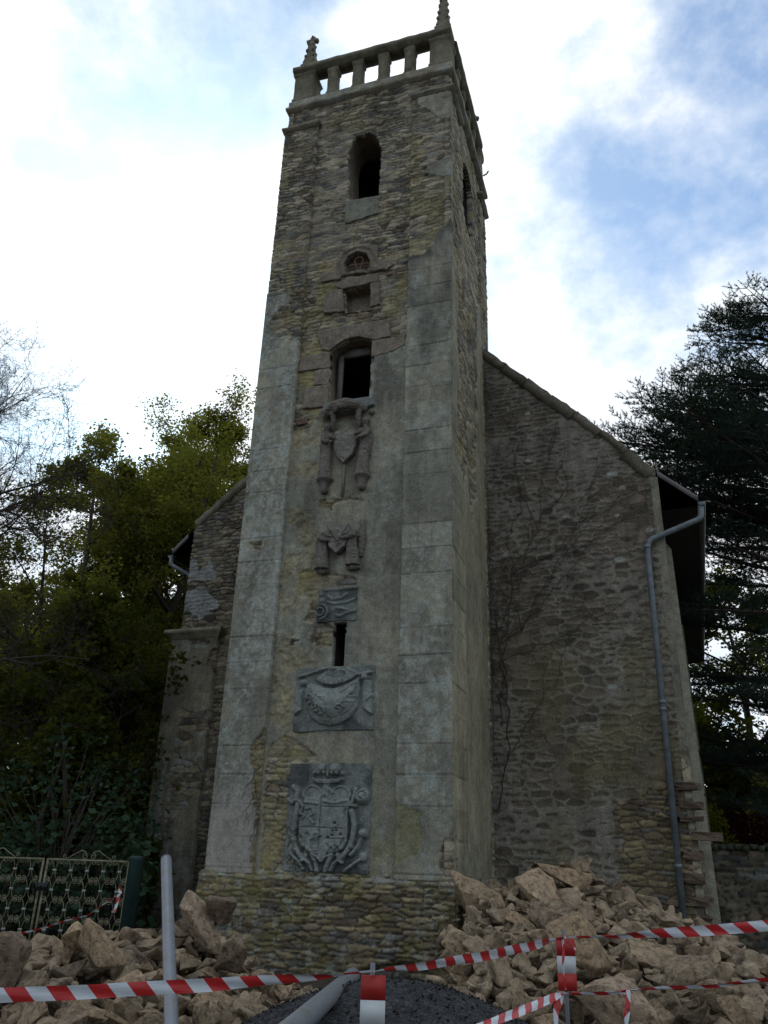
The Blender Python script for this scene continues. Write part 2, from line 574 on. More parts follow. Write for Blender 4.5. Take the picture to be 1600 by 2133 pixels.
def rock_mat():
    m, t, b = new_mat("broken_sandstone")
    tcn = t.nodes.new('ShaderNodeTexCoord'); co = tcn.outputs['Object']
    oi = t.nodes.new('ShaderNodeObjectInfo')
    va = t.nodes.new('ShaderNodeVectorMath'); va.operation = 'ADD'
    cx = t.nodes.new('ShaderNodeCombineXYZ')
    t.links.new(math_n(t, 'MULTIPLY', oi.outputs['Random'], 37.0), cx.inputs[0])
    t.links.new(co, va.inputs[0]); t.links.new(cx.outputs[0], va.inputs[1])
    co = va.outputs[0]
    g = tex_n(t, 3.0, 6, 0.65, co); g2 = tex_n(t, 26, 5, 0.7, co)
    c = mix_col(t, ramp(t, g, [(0.35, 0.0), (0.65, 1.0)]), (0.24, 0.178, 0.120), (0.46, 0.352, 0.240))
    c = mix_col(t, ramp(t, tex_n(t, 5.5, 5, 0.7, co), [(0.50, 0.0), (0.62, 0.85)]), c, (0.105, 0.080, 0.058))
    c = mix_col(t, 1.0, c, ramp(t, g2, [(0.3, 0.72), (0.7, 1.25)]), 'MULTIPLY')
    c = mix_col(t, 1.0, c, ramp(t, oi.outputs['Random'], [(0.0, (0.58, 0.58, 0.60)), (0.35, (0.85, 0.87, 0.86)), (0.6, (1.0, 0.95, 0.86)), (0.8, (1.02, 1.02, 1.06)), (1.0, (1.30, 1.24, 1.12))]), 'MULTIPLY')
    t.links.new(c, b.inputs['Base Color'])
    bump(t, b, math_n(t, 'ADD', math_n(t, 'MULTIPLY', g2, 0.6), math_n(t, 'MULTIPLY', g, 1.4)), 1.0, 0.03)
    return m


M_ROCK = rock_mat()


def ground_mat(name, c1, c2, scale=3.0, grit=60, b_=0.8):
    m, t, b = new_mat(name)
    co = t.nodes.new('ShaderNodeNewGeometry').outputs['Position']
    g = tex_n(t, scale, 6, 0.7, co)
    c = mix_col(t, ramp(t, g, [(0.35, 0.0), (0.65, 1.0)]), (*c1, 1), (*c2, 1))
    vo = t.nodes.new('ShaderNodeTexVoronoi'); vo.inputs['Scale'].default_value = grit
    t.links.new(co, vo.inputs['Vector'])
    sx = t.nodes.new('ShaderNodeSeparateColor'); t.links.new(vo.outputs['Color'], sx.inputs[0])
    c = mix_col(t, 1.0, c, ramp(t, sx.outputs[0], [(0.0, 0.45), (0.7, 1.05), (1.0, 1.9)]), 'MULTIPLY')
    t.links.new(c, b.inputs['Base Color'])
    bump(t, b, math_n(t, 'SUBTRACT', 1.0, vo.outputs['Distance']), b_, 0.02)
    return m


M_GROUND = ground_mat("trodden_earth", (0.055, 0.042, 0.030), (0.085, 0.068, 0.048))
M_GRAVEL = ground_mat("dark_gravel", (0.024, 0.025, 0.028), (0.038, 0.040, 0.043), 4, 45)
M_SOIL = ground_mat("rubble_dirt", (0.035, 0.025, 0.017), (0.06, 0.045, 0.03), 6, 40)

# ------------------------------------------------------------------ masonry colours
C_PLAST = np.array([0.280, 0.268, 0.205]); C_PLAST2 = np.array([0.208, 0.208, 0.168])
C_MORT = np.array([0.27, 0.25, 0.20]); C_ST = np.array([0.265, 0.237, 0.172])
C_BRN = np.array([0.185, 0.155, 0.12]); C_YEL = np.array([0.29, 0.255, 0.125]); C_LICH = np.array([0.31, 0.345, 0.31])
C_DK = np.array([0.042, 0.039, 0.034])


def mixc(a, b, f):
    f = np.clip(f, 0, 1)[..., None]
    return a * (1 - f) + b * f


def rub_col(u, v, r1, r2, d, seed, mort=0.7, base=C_ST):
    k = (0.50 + 0.95 * r1)[..., None]
    c = np.broadcast_to(base, u.shape + (3,)) * k
    c = mixc(c, np.array([0.135, 0.14, 0.135]) * k, sstep(0.62, 0.8, r2) * 0.8)
    c = mixc(c, np.array([0.17, 0.115, 0.07]) * k, sstep(0.86, 0.92, r2) * 0.7)
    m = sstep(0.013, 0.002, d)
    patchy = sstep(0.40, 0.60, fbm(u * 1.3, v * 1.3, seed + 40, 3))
    mc = mixc(np.broadcast_to(C_MORT, c.shape), np.broadcast_to(C_DK, c.shape), 1 - patchy * mort)  # open joints soil-dark; the colour also makes up for weak joint shade
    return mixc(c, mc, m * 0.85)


def rub(u, v, seed, hs=0.10, ws=0.34, depth=0.035, mort=0.7, base=C_ST, wav=1.0):
    d, r1, r2 = rubble(u, v, seed, hs, ws, wav)
    fill = sstep(0.40, 0.62, fbm(u * 1.3, v * 1.3, seed + 40, 3)) * mort
    h = (sstep(-0.001, 0.017, d) - 1) * depth * (1.15 - 0.75 * fill) + 0.020 * (r1 - 0.5) * (1 - 0.5 * fill)
    h = h + (r2 - 0.5) * 0.05 * (fbm(u * 5, v * 8, seed + 13, 2) - 0.5) * 2 + 0.024 * (fbm(u * 12, v * 22, seed + 3, 3) - 0.5) + 0.03 * (fbm(u * 1.1, v * 0.9, seed + 5, 2) - 0.5)
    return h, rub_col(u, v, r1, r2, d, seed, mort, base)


def plast(u, v, seed, joints=None, vj=None):
    """smooth render scored to look like ashlar"""
    h = 0.010 * (fbm(u * 2.2, v * 1.7, seed, 4) - 0.5) + 0.005 * (fbm(u * 13, v * 13, seed + 1, 3) - 0.5)
    f = fbm(u * 1.4, v * 0.8, seed + 2, 4)
    c = mixc(np.broadcast_to(C_PLAST, u.shape + (3,)), np.broadcast_to(C_PLAST2, u.shape + (3,)), sstep(0.35, 0.65, f))
    c = c * (0.86 + 0.28 * fbm(u * 7, v * 7, seed + 3, 4))[..., None]
    if joints is not None:
        z0, dz = joints
        k = (v - z0) / dz + 0.012 * (fbm(u * 3, v * 0.4, seed + 4, 2) - 0.5)
        i = np.floor(k + 0.5)
        dj = np.abs(k - i) * dz
        on = sstep(0.011, 0.003, dj) * (0.4 + 0.6 * sstep(0.3, 0.55, fbm(u * 3, i * 5.3, seed + 5, 2)))
        h = h - 0.016 * on + 0.006 * sstep(0.03, 0.012, dj) * (dj > 0.011)
        c = c * (1 - 0.42 * on)[..., None]
        row = np.floor(k)
        c = c * (0.84 + 0.30 * hsh(row, 3 + (u > (vj if vj is not None else -9)), seed))[..., None]
        if vj is not None:
            x = vj + 0.12 * (hsh(row, 9, seed) - 0.5)
            dv = np.abs(u - x)
            on = sstep(0.010, 0.003, dv) * (hsh(row, 11, seed) > 0.4)
            h = h - 0.009 * on
            c = c * (1 - 0.22 * on)[..., None]
    return h, c


def lichen(u, v, c, seed, lo=0.55, hi=0.66, amt=0.6, col=C_LICH, fr=9.0, reg=1.1):
    a = sstep(lo, hi, fbm(u * fr, v * fr, seed, 4)) * sstep(0.42, 0.58, fbm(u * reg, v * reg * 0.7, seed + 9, 3))
    return mixc(c, np.broadcast_to(col, c.shape), a * amt)


def soot(u, v, c, seed, amt):
    a = sstep(0.42, 0.68, fbm(u * 2.3, v * 0.9, seed, 4)) * amt
    return mixc(c, np.broadcast_to(C_DK * 1.15, c.shape), a)


def blend(m, A, B, edge=0.0):
    """A where m else B"""
    return np.where(m, A[0], B[0]), np.where(m[..., None], A[1], B[1])


P_RPL = [(3.07, 12.87), (3.44, 12.95), (3.63, 13.15), (3.99, 13.72), (4.3, 14.0), (4.3, 0), (2.9, 0), (2.9, 12.8)]
P_RP1 = [(3.24, 17.42), (4.3, 17.36), (4.3, 16.46), (3.79, 16.56), (3.57, 16.91), (3.24, 17.22)]
P_RP2 = [(3.48, 15.26), (4.3, 15.6), (4.3, 14.84), (3.83, 14.9), (3.41, 15.1)]
P_LPL = [(-0.4, 11.8), (0.09, 11.7), (0.33, 11.42), (0.58, 11.37), (1.0, 11.2), (1.0, 0), (-0.4, 0)]
P_LP1 = [(-0.4, 12.68), (0.48, 12.59), (0.54, 12.29), (0.17, 12.04), (0.09, 11.74), (-0.4, 11.6)]
P_LCH = [(0.84, 3.6), (0.9, 3.7), (0.93, 2.92), (0.86, 1.2), (0.76, 1.3), (0.8, 2.15), (0.68, 2.56), (0.7, 2.8), (0.59, 3.04), (0.62, 3.23)]
P_LCH2 = [(0.18, 6.90), (0.42, 6.90), (0.40, 6.72), (0.27, 6.74)]
P_RCH1 = [(3.05, 2.42), (3.24, 2.35), (3.52, 2.22), (3.55, 1.84), (3.47, 1.65), (3.05, 1.5)]
P_RCH2 = [(4.1, 2.05), (4.1, 1.2), (3.94, 1.25), (3.80, 1.53), (3.88, 1.86)]
P_CPL = [(0.7, 11.0), (0.72, 10.3), (0.79, 9.19), (1.2, 9.2), (1.32, 9.49), (1.45, 9.58), (2.38, 9.60), (2.42, 10.66), (2.7, 10.70), (3.2, 11.0), (3.2, 0), (0.6, 0)]
P_E = [[(1.45, 7.64), (2.17, 7.66), (2.34, 7.54), (1.85, 7.6), (1.72, 7.44), (1.53, 7.43)],
       [(1.15, 6.28), (1.67, 6.24), (2.28, 6.07), (2.29, 5.85), (1.63, 5.9), (1.57, 5.81), (1.54, 5.26), (1.35, 5.33), (1.47, 5.45), (1.48, 5.69), (1.24, 5.99)],
       [(1.36, 5.4), (1.66, 5.32), (1.91, 5.2), (1.9, 4.86), (1.62, 4.88), (1.47, 4.99), (1.59, 5.18)],
       [(1.03, 3.38), (1.27, 3.41), (1.42, 3.28), (1.63, 3.13), (1.78, 2.98), (1.31, 2.95), (1.36, 1.38), (0.9, 1.36), (0.88, 2.74), (0.85, 3.16)],
       [(1.03, 5.04), (1.25, 5.0), (1.18, 4.93), (1.07, 4.95)]]
BELL = [(1.69, 14.88), (1.60, 16.24), (1.64, 16.58), (1.78, 16.80), (2.07, 16.83), (2.26, 16.66), (2.38, 16.33), (2.40, 15.76), (2.38, 14.83)]
SQ = [(1.78, 11.84), (1.72, 12.42), (2.29, 12.46), (2.31, 11.80)]
TRE = [(1.71, 12.86), (1.69, 13.10), (1.77, 13.28), (1.96, 13.36), (2.18, 13.26), (2.27, 13.05), (2.28, 12.83)]
WIN = [(1.55, 9.62), (1.50, 10.88), (1.62, 11.03), (1.84, 11.14), (2.1, 11.15), (2.38, 11.03), (2.39, 9.62)]
SLIT = [(1.91, 5.29), (2.15, 5.28), (2.14, 4.51), (1.92, 4.52)]
HOLES_F = [(BELL, 0.035), (SQ, 0.0), (TRE, 0.0), (WIN, 0.0), (SLIT, 0.012)]
JZ, JD = 1.385, 0.465


def f_centre(u, z):
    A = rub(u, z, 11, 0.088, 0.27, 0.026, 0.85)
    hA, cA = A
    # sulphur-yellow lichen where the render fell off
    y = sstep(0.45, 0.62, fbm(u * 2.2, z * 1.6, 91, 4)) * sstep(13.9, 12.8, z) * sstep(0.6, 0.2, np.abs(u - 0.85) - 0.25) \
        + 0.7 * sstep(0.48, 0.62, fbm(u * 2.2, z * 2.2, 92, 4)) * sstep(3.4, 3.1, z) \
        + 0.55 * sstep(0.5, 0.62, fbm(u * 2.6, z * 2.2, 93, 4)) * (z < 13.2) * (z > 3.4) + 0.35 * sstep(0.55, 0.66, fbm(u * 1.6, z * 1.6, 94, 4))
    cA = mixc(cA, np.broadcast_to(C_YEL, cA.shape), y * 0.75)
    cA = soot(u, z, cA, 95, 0.45 * sstep(16.2, 17.6, z) + 0.05)
    B = plast(u, z, 21)
    hB = B[0] + 0.035
    cB = lichen(u, z, B[1], 71, 0.54, 0.64, 0.45)
    cB = soot(u, z, cB, 72, 0.45 * sstep(5.0, 9.5, z) + 0.12)
    # patches of weather-cracked lime render on the left of the panel
    rough = sstep(1.9, 1.3, u) * sstep(0.45, 0.6, fbm(u * 3, z * 3, 73, 4)) * (z > 3.4)
    hB = hB - rough * 0.022 * sstep(0.42, 0.55, fbm(u * 9, z * 11, 74, 3))
    cB = mixc(cB, cB * np.array([1.12, 1.02, 0.82]), rough * 0.8)
    cB = mixc(cB, np.broadcast_to(np.array([0.17, 0.17, 0.07]), cB.shape), 0.6 * sstep(2.35, 3.0, u) * sstep(2.4, 1.4, z) * sstep(0.42, 0.58, fbm(u * 3, z * 3, 75, 3)))
    m = inpoly(P_CPL, u, z, 0.09, 5)
    for i, p in enumerate(P_E):
        m &= ~inpoly(p, u, z, 0.06, 60 + i, 7)
    h, c = blend(m, (hB, cB), (hA, cA))
    return h, c


def hole_keep(u, z):
    k = np.ones(u.shape, bool)
    for i, (p, w) in enumerate(HOLES_F):
        k &= ~inpoly(p, u, z, w, 80 + i, 9)
    return k


def f_pil(side):
    def f(u, z):
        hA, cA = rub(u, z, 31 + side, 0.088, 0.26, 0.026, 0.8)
        cA = soot(u, z, cA, 97 + side, 0.4 * sstep(16, 17.4, z) + 0.05)
        y = sstep(0.5, 0.64, fbm(u * 2.2, z * 1.9, 191 + side, 4)) * 0.5
        cA = mixc(cA, np.broadcast_to(C_YEL, cA.shape), y * sstep(17.2, 16, z))
        hB, cB = plast(u, z, 41 + side, (JZ, JD), 0.42 if side == 0 else 3.6)
        hB = hB + 0.030
        cB = lichen(u, z, cB, 171 + side, 0.50, 0.62, 0.62 * 1.0)
        cB = lichen(u, z, cB, 173 + side, 0.57, 0.62, 0.5, fr=24)
        cB = soot(u, z, cB, 172 + side, 0.50 * sstep(8.0, 12.0, z))
        if side == 0:
            cB = lichen(u, z, cB, 181, 0.50, 0.62, 0.5, col=np.array([0.38, 0.42, 0.39]), fr=18)
            cB = mixc(cB, np.broadcast_to(np.array([0.30, 0.28, 0.25]), cB.shape), sstep(2.9, 1.9, z) * 0.8)
            m = inpoly(P_LPL, u, z, 0.08, 6) | inpoly(P_LP1, u, z, 0.05, 7)
            ch = inpoly(P_LCH, u, z, 0.05, 8, 9) | inpoly(P_LCH2, u, z, 0.03, 9, 9)
        else:
            cB = mixc(cB, np.broadcast_to(np.array([0.19, 0.18, 0.09]), cB.shape), 0.7 * inpoly(P_RCH1, u, z, 0.03, 8, 9))
            m = inpoly(P_RPL, u, z, 0.10, 6) | inpoly(P_RP1, u, z, 0.04, 7) | inpoly(P_RP2, u, z, 0.05, 7)
            cr = inpoly([(2.9, 13.0), (4.2, 14.2), (4.2, 13.4), (3.6, 12.4), (3.0, 12.2)], u, z, 0.15, 17)
            cB = mixc(cB, np.broadcast_to(C_DK * 1.2, cB.shape), cr * sstep(0.42, 0.6, fbm(u * 2, z * 2, 176, 3)) * 0.7)
            ch = inpoly(P_RCH2, u, z, 0.05, 8, 9)
            hB = hB - 0.012 * inpoly(P_RCH1, u, z, 0.02, 8, 9)
        m &= ~ch
        h, c = blend(m, (hB, cB), (hA, cA))
        c = mixc(c, np.broadcast_to(np.array([0.19, 0.16, 0.08]), c.shape), ch * 0.45)
        return h, c
    return f


def f_plinth(u, z):
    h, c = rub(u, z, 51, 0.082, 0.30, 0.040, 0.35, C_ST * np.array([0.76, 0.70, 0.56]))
    y = sstep(0.47, 0.62, fbm(u * 2.4, z * 2.6, 193, 4)) * 0.55
    c = mixc(c, np.broadcast_to(np.array([0.185, 0.165, 0.065]), c.shape), y)
    c = lichen(u, z, c, 194, 0.56, 0.66, 0.45, fr=14)
    c = mixc(c, np.broadcast_to(C_LICH * 0.9, c.shape), 0.6 * sstep(1.18, 1.33, z) * sstep(0.42, 0.6, fbm(u * 7, z * 9, 196, 3)))
    h = h - 0.14 * sstep(0.55, 0.72, fbm(u * 0.9 + 3, z * 1.2, 195, 3)) * sstep(0.8, 0.3, z)
    h = h + 0.05 * sstep(1.33, 1.25, z) * 1.0
    return h, c


def f_side(y, z):
    """right hand side of the tower; y runs from front to back"""
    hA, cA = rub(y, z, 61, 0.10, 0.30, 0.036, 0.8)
    yy = sstep(0.5, 0.64, fbm(y * 2.2, z * 1.9, 291, 4)) * 0.4
    cA = mixc(cA, np.broadcast_to(C_YEL, cA.shape), yy)
    hB, cB = plast(y, z, 63)
    cB = cB * np.array([1.0, 0.96, 0.86])
    cB = lichen(y, z, cB, 271, 0.58, 0.66, 0.4)
    m = inpoly([(-1, 12.9), (0.6, 12.4), (0.9, 7.6), (1.5, 9.0), (1.9, 7.2), (2.3, 9.4), (2.7, 13.2), (3.5, 14.8), (4.4, 15.2), (4.4, -1), (-1, -1)], y, z, 0.28, 16, 2.0)
    return blend(m, (hB + 0.03, cB), (hA, cA))


def f_sidepil(y, z):
    hA, cA = rub(y, z, 67, 0.10, 0.30, 0.036, 0.8)
    yy = sstep(0.5, 0.64, fbm(y * 2.2, z * 1.9, 291, 4)) * 0.5
    cA = mixc(cA, np.broadcast_to(C_YEL, cA.shape), yy)
    hB, cB = plast(y, z, 69, (JZ, JD), None)
    cB = cB * np.array([1.02, 0.98, 0.88])
    m = inpoly([(-1, 13.8), (0.35, 12.6), (0.5, 10.4), (0.25, 8.6), (1.2, 7.7), (1.2, -1), (-1, -1)], y, z, 0.18, 18, 2.2)
    m &= ~inpoly([(-0.3, 2.1), (0.12, 1.9), (0.2, 1.2), (-0.3, 1.1)], y, z, 0.05, 19, 6)
    return blend(m, (hB + 0.03, cB), (hA, cA))


SIDEWIN = [(1.45, 15.25), (1.45, 16.75), (1.6, 17.0), (1.95, 17.12), (2.3, 17.0), (2.45, 16.75), (2.45, 15.25)]
X, Y, Z = np.eye(3)
tower = thing("church_tower", "tall square stone bell tower with patchy grey render and rubble, balustrade on top", "tower")
W, D = 4.0, 3.95
patch("front_wall", tower, M_STONE, (0, 0, 0), X, Z, -Y, 0.0, W, 1.30, 18.15, 0.02, f_centre, hole_keep, 0.10)
PJ = 0.075
patch("pilaster", tower, M_STONE, (0, -PJ, 0), X, Z, -Y, -0.02, 0.82, 1.30, 17.36, 0.02, f_pil(0), None, 0.16)
patch("pilaster", tower, M_STONE, (0, -PJ, 0), X, Z, -Y, 3.12, W + 0.015, 1.30, 17.42, 0.02, f_pil(1), None, 0.16)
patch("plinth", tower, M_STONE, (0, -0.10, 0), X, Z, -Y, -0.10, W + 0.06, -0.15, 1.34, 0.02, f_plinth, None, 0.25)
patch("plinth", tower, M_STONE, (W + 0.05, 0, 0), Y, Z, X, -0.12, D, -0.15, 1.34, 0.03, f_plinth, None, 0.25)
patch("plinth", tower, M_STONE, (-0.08, 0, 0), Y, Z, -X, -0.12, D, -0.15, 1.34, 0.05, f_plinth, None, 0.25)
patch("side_wall", tower, M_STONE, (W - 0.05, 0, 0), Y, Z, X, 0.0, D, 1.30, 18.15, 0.03, f_side,
      lambda a, b: ~inpoly(SIDEWIN, a, b, 0.03, 4, 8), 0.12)
patch("pilaster", tower, M_STONE, (W, 0, 0), Y, Z, X, -PJ - 0.02, 0.92, 1.30, 17.42, 0.025, f_sidepil, None, 0.12)
patch("pilaster", tower, M_STONE, (W, 0, 0), Y, Z, X, 3.2, D + 0.06, 1.30, 17.42, 0.03, f_sidepil, None, 0.12)
patch("side_wall", tower, M_STONE, (0.0, 0, 0), Y, Z, -X, 0.0, D, 1.30, 18.15, 0.06, f_side, None, 0.12)
patch("back_wall", tower, M_STONE, (0, D, 0), X, Z, Y, 0.0, W, 1.30, 18.15, 0.06, f_side, None, 0.12)


def liner(name, poly, y0, y1, mat, parent, axis='y', base=0.0, back=True, grow=0.02, seed=1):
    """the inside of an opening: jambs, sill and head running in from the wall face"""
    P = np.array(poly); c = P.mean(0)
    P = c + (P - c) * (1 + grow / np.abs(P - c).max())
    n = len(P); v = []; q = []; ts = np.linspace(0, 1, 7)
    rs = np.random.RandomState(seed)
    for t in ts:
        j = (rs.rand(n, 2) - 0.5) * 0.012
        for p, k in zip(P, j):
            d = y0 + (y1 - y0) * t
            v.append((p[0] + k[0], d, p[1] + k[1]) if axis == 'y' else (base - d, p[0] + k[0], p[1] + k[1]))
    for i in range(len(ts) - 1):
        for k in range(n):
            q.append([i * n + k, i * n + (k + 1) % n, (i + 1) * n + (k + 1) % n, (i + 1) * n + k])
    fs = [np.array(q)]
    if back:
        fs.append(np.array([[(len(ts) - 1) * n + k for k in range(n)]]))
    me = mesh_np(name, np.array(v), fs, cols=np.tile(C_BRN * 1.05, (len(v), 1)), smooth=False)
    return link(name, me, mat, parent)


bell = liner("bell_opening", BELL, 0.01, 0.75, M_STONE, tower, back=False, seed=2)
P = [(1.45, 14.6), (1.45, 17.1), (2.6, 17.1), (2.6, 14.6)]
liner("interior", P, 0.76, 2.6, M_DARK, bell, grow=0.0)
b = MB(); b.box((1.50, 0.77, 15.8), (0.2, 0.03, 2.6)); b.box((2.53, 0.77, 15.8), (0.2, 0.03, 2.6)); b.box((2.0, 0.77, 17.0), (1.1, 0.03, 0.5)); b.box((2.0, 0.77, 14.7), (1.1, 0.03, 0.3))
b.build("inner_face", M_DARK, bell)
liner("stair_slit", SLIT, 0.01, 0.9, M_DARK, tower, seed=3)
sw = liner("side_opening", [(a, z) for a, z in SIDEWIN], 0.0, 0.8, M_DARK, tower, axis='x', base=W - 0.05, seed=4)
for i in range(7):
    b = MB(); b.box((W - 0.32, 1.95, 15.35 + i * 0.14), (0.32, 0.98, 0.03), (0, R(38), 0))
    b.build("louvre", M_SLATE, sw)

# ---- dressed blocks of brown granite set in the rubble
def block(name, poly, proud, parent, col=C_BRN, seed=1, warp=0.012, y=0.0, res=0.02, relief=None, skirt=0.09, mat=None, lich=0.3):
    us = [p[0] for p in poly]; zs = [p[1] for p in poly]

    def f(u, z):
        h = proud + 0.012 * (fbm(u * 4, z * 4, seed, 3) - 0.5) + 0.006 * (fbm(u * 18, z * 18, seed + 2, 3) - 0.5)
        c = np.broadcast_to(col, u.shape + (3,)) * (0.84 + 0.32 * fbm(u * 5, z * 5, seed + 3, 4))[..., None]
        c = lichen(u, z, c, seed + 5, 0.58, 0.64, lich, fr=16)
        if relief is not None:
            h2, c2 = relief(u, z)
            h = h + h2; c = c if c2 is None else c * c2
        return h, c
    return patch(name, parent, mat or M_STONE, (0, -y, 0), X, Z, -Y, min(us) - .03, max(us) + .03, min(zs) - .03, max(zs) + .03, res, f,
                 lambda a, b: inpoly(poly, a, b, warp, seed, 8), skirt)


# upper doorway-like window
win = bpy.data.objects.new("window", None); COL.objects.link(win); win.parent = tower
LINT = [(1.16, 11.47), (2.71, 11.48), (2.78, 11.06), (2.42, 11.03), (2.1, 11.17), (1.83, 11.16), (1.62, 11.05), (1.49, 10.94), (1.33, 11.0)]
block("lintel", LINT, 0.045, win, seed=5)
block("voussoir", [(2.40, 11.01), (3.08, 11.02), (3.08, 10.80), (2.8, 10.68), (2.40, 10.63)], 0.045, win, seed=6)
block("quoin", [(0.85, 10.88), (1.50, 10.92), (1.51, 10.54), (0.85, 10.56)], 0.045, win, seed=7)
block("quoin", [(1.2, 10.50), (1.51, 10.53), (1.52, 10.16), (1.2, 10.17)], 0.040, win, seed=8)
block("quoin", [(1.02, 10.14), (1.52, 10.15), (1.54, 9.64), (1.01, 9.67)], 0.045, win, seed=9)
liner("reveal", WIN, -0.03, 0.55, M_STONE, win, back=False, seed=5)
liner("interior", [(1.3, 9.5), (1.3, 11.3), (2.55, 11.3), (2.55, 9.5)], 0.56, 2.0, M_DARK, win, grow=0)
b = MB()
b.box((1.63, 0.30, 10.30), (0.10, 0.08, 1.38)); b.box((2.33, 0.30, 10.30), (0.10, 0.08, 1.38)); b.box((1.98, 0.305, 11.02), (0.62, 0.08, 0.18))
b.build("frame", M_WOOD, win)
block("brick", [(0.86, 9.44), (1.13, 9.44), (1.12, 9.33), (0.87, 9.33)], 0.02, tower, col=np.array([0.13, 0.075, 0.055]), seed=10, warp=0.004)

# small square niche
nic = bpy.data.objects.new("square_niche", None); COL.objects.link(nic); nic.parent = tower
block("lintel", [(1.51, 12.61), (1.9, 12.68), (2.44, 12.66), (2.48, 12.46), (1.69, 12.43), (1.55, 12.52)], 0.05, nic, seed=12)
block("jamb", [(1.31, 11.89), (1.27, 12.26), (1.38, 12.44), (1.68, 12.43), (1.76, 11.84)], 0.06, nic, col=C_BRN * 1.1, seed=13)
block("jamb", [(2.31, 12.45), (2.48, 12.46), (2.52, 11.87), (2.32, 11.85)], 0.05, nic, seed=14)
liner("reveal", SQ, -0.02, 0.28, M_STONE, nic, seed=6)

# trefoil-headed niche
tre = bpy.data.objects.new("trefoil_niche", None); COL.objects.link(tre); tre.parent = tower
TOUT = [(1.56, 12.80), (1.55, 13.29), (1.72, 13.46), (2.03, 13.50), (2.30, 13.46), (2.43, 13.40), (2.43, 12.74)]


def tre_keep(a, b):
    return inpoly(TOUT, a, b, 0.01, 3, 8) & ~inpoly(TRE, a, b, 0.0)


def tre_f(u, z):
    d = seg_d(u, z, TRE)
    h = 0.055 - 0.03 * sstep(0.06, 0.0, np.abs(d - 0.09)) + 0.008 * (fbm(u * 15, z * 15, 4, 3) - 0.5)
    c = np.broadcast_to(C_BRN * 0.95, u.shape + (3,)) * (0.84 + 0.32 * fbm(u * 5, z * 5, 8, 4))[..., None]
    return h, c


patch("arch_stone", tre, M_STONE, (0, 0, 0), X, Z, -Y, 1.5, 2.5, 12.7, 13.55, 0.015, tre_f, tre_keep, 0.1)
liner("reveal", TRE, -0.04, 0.16, M_STONE, tre, seed=7)
b = MB()
for cx, cz, r in ((1.85, 12.98, 0.11), (2.13, 12.97, 0.11), (1.99, 13.17, 0.10)):
    th = np.linspace(0, 2 * math.pi, 17)
    b.tube(np.stack([cx + r * np.cos(th), np.full(17, 0.05), cz + r * np.sin(th)], 1), 0.022, 6, col=np.array([0.15, 0.09, 0.065]))
b.tube([(1.69, 0.05, 12.87), (1.98, 0.02, 12.86), (2.28, 0.05, 12.85)], 0.035, 6, col=np.array([0.15, 0.10, 0.075]))
b.build("tracery", M_STONE, tre)
block("jamb", [(2.30, 12.98), (2.66, 13.01), (2.81, 12.83), (2.64, 12.74), (2.3, 12.76)], 0.05, tre, seed=15)
block("jamb", [(1.15, 12.94), (1.62, 12.94), (1.63, 12.71), (1.19, 12.72)], 0.045, tre, seed=16)
block("sill_block", [(1.62, 14.86), (2.40, 14.80), (2.38, 14.30), (1.64, 14.22)], 0.03, tower, col=C_PLAST2 * 0.95, seed=17, warp=0.03)
b = MB()


# ---- mouldings
def ring(name, parent, x0, x1, y0, y1, prof, seed=1, step=0.12, col=C_ST * 0.75, sides='frbl', jit=0.012, mat=None, split=True, open_ends=True):
    """a moulding run round a rectangle; prof = (outward, z) from bottom to top"""
    run = []
    def lerp(a, b):
        n = max(2, int(math.hypot(b[0] - a[0], b[1] - a[1]) / step)); return [(a[0] + (b[0] - a[0]) * i / n, a[1] + (b[1] - a[1]) * i / n) for i in range(n)]
    cs = [(0, 0), (1, 0), (1, 1), (0, 1)]
    rs = np.random.RandomState(seed); rows = []
    for (o, z) in prof:
        cor = [(x0 - o, y0 - o), (x1 + o, y0 - o), (x1 + o, y1 + o), (x0 - o, y1 + o)]
        base = [(x0, y0), (x1, y0), (x1, y1), (x0, y1)]
        pts = []
        for i in range(4):
            a, b2 = base[i], base[(i + 1) % 4]; ca, cb = cor[i], cor[(i + 1) % 4]
            n = max(2, int(math.hypot(b2[0] - a[0], b2[1] - a[1]) / step))
            for k in range(n):
                pts.append((ca[0] + (cb[0] - ca[0]) * k / n, ca[1] + (cb[1] - ca[1]) * k / n, z))
        rows.append(np.array(pts))
    n = len(rows[0]); jitv = (rs.rand(n, 3) - 0.5) * jit * 2
    v = np.concatenate([r + jitv * (0.6 + 0.4 * rs.rand(n, 1)) + (rs.rand(n, 3) - .5) * jit * 0.7 for r in rows])
    q = [[i * n + k, i * n + (k + 1) % n, (i + 1) * n + (k + 1) % n, (i + 1) * n + k] for i in range(len(rows) - 1) for k in range(n)]
    c = np.tile(col, (len(v), 1)) * (0.75 + 0.5 * fbm(v[:, 0] * 4 + v[:, 1] * 3, v[:, 2] * 6, seed, 3))[:, None]
    lf = sstep(0.52, 0.66, fbm(v[:, 0] * 5 + v[:, 1] * 6, v[:, 2] * 5, seed + 4, 3))[:, None] * 0.5
    c = c * (1 - lf) + C_LICH * 0.9 * lf
    me = mesh_np(name, v, np.array(q), cols=c, smooth=False)
    return link(name, me, mat or M_STONE, parent)


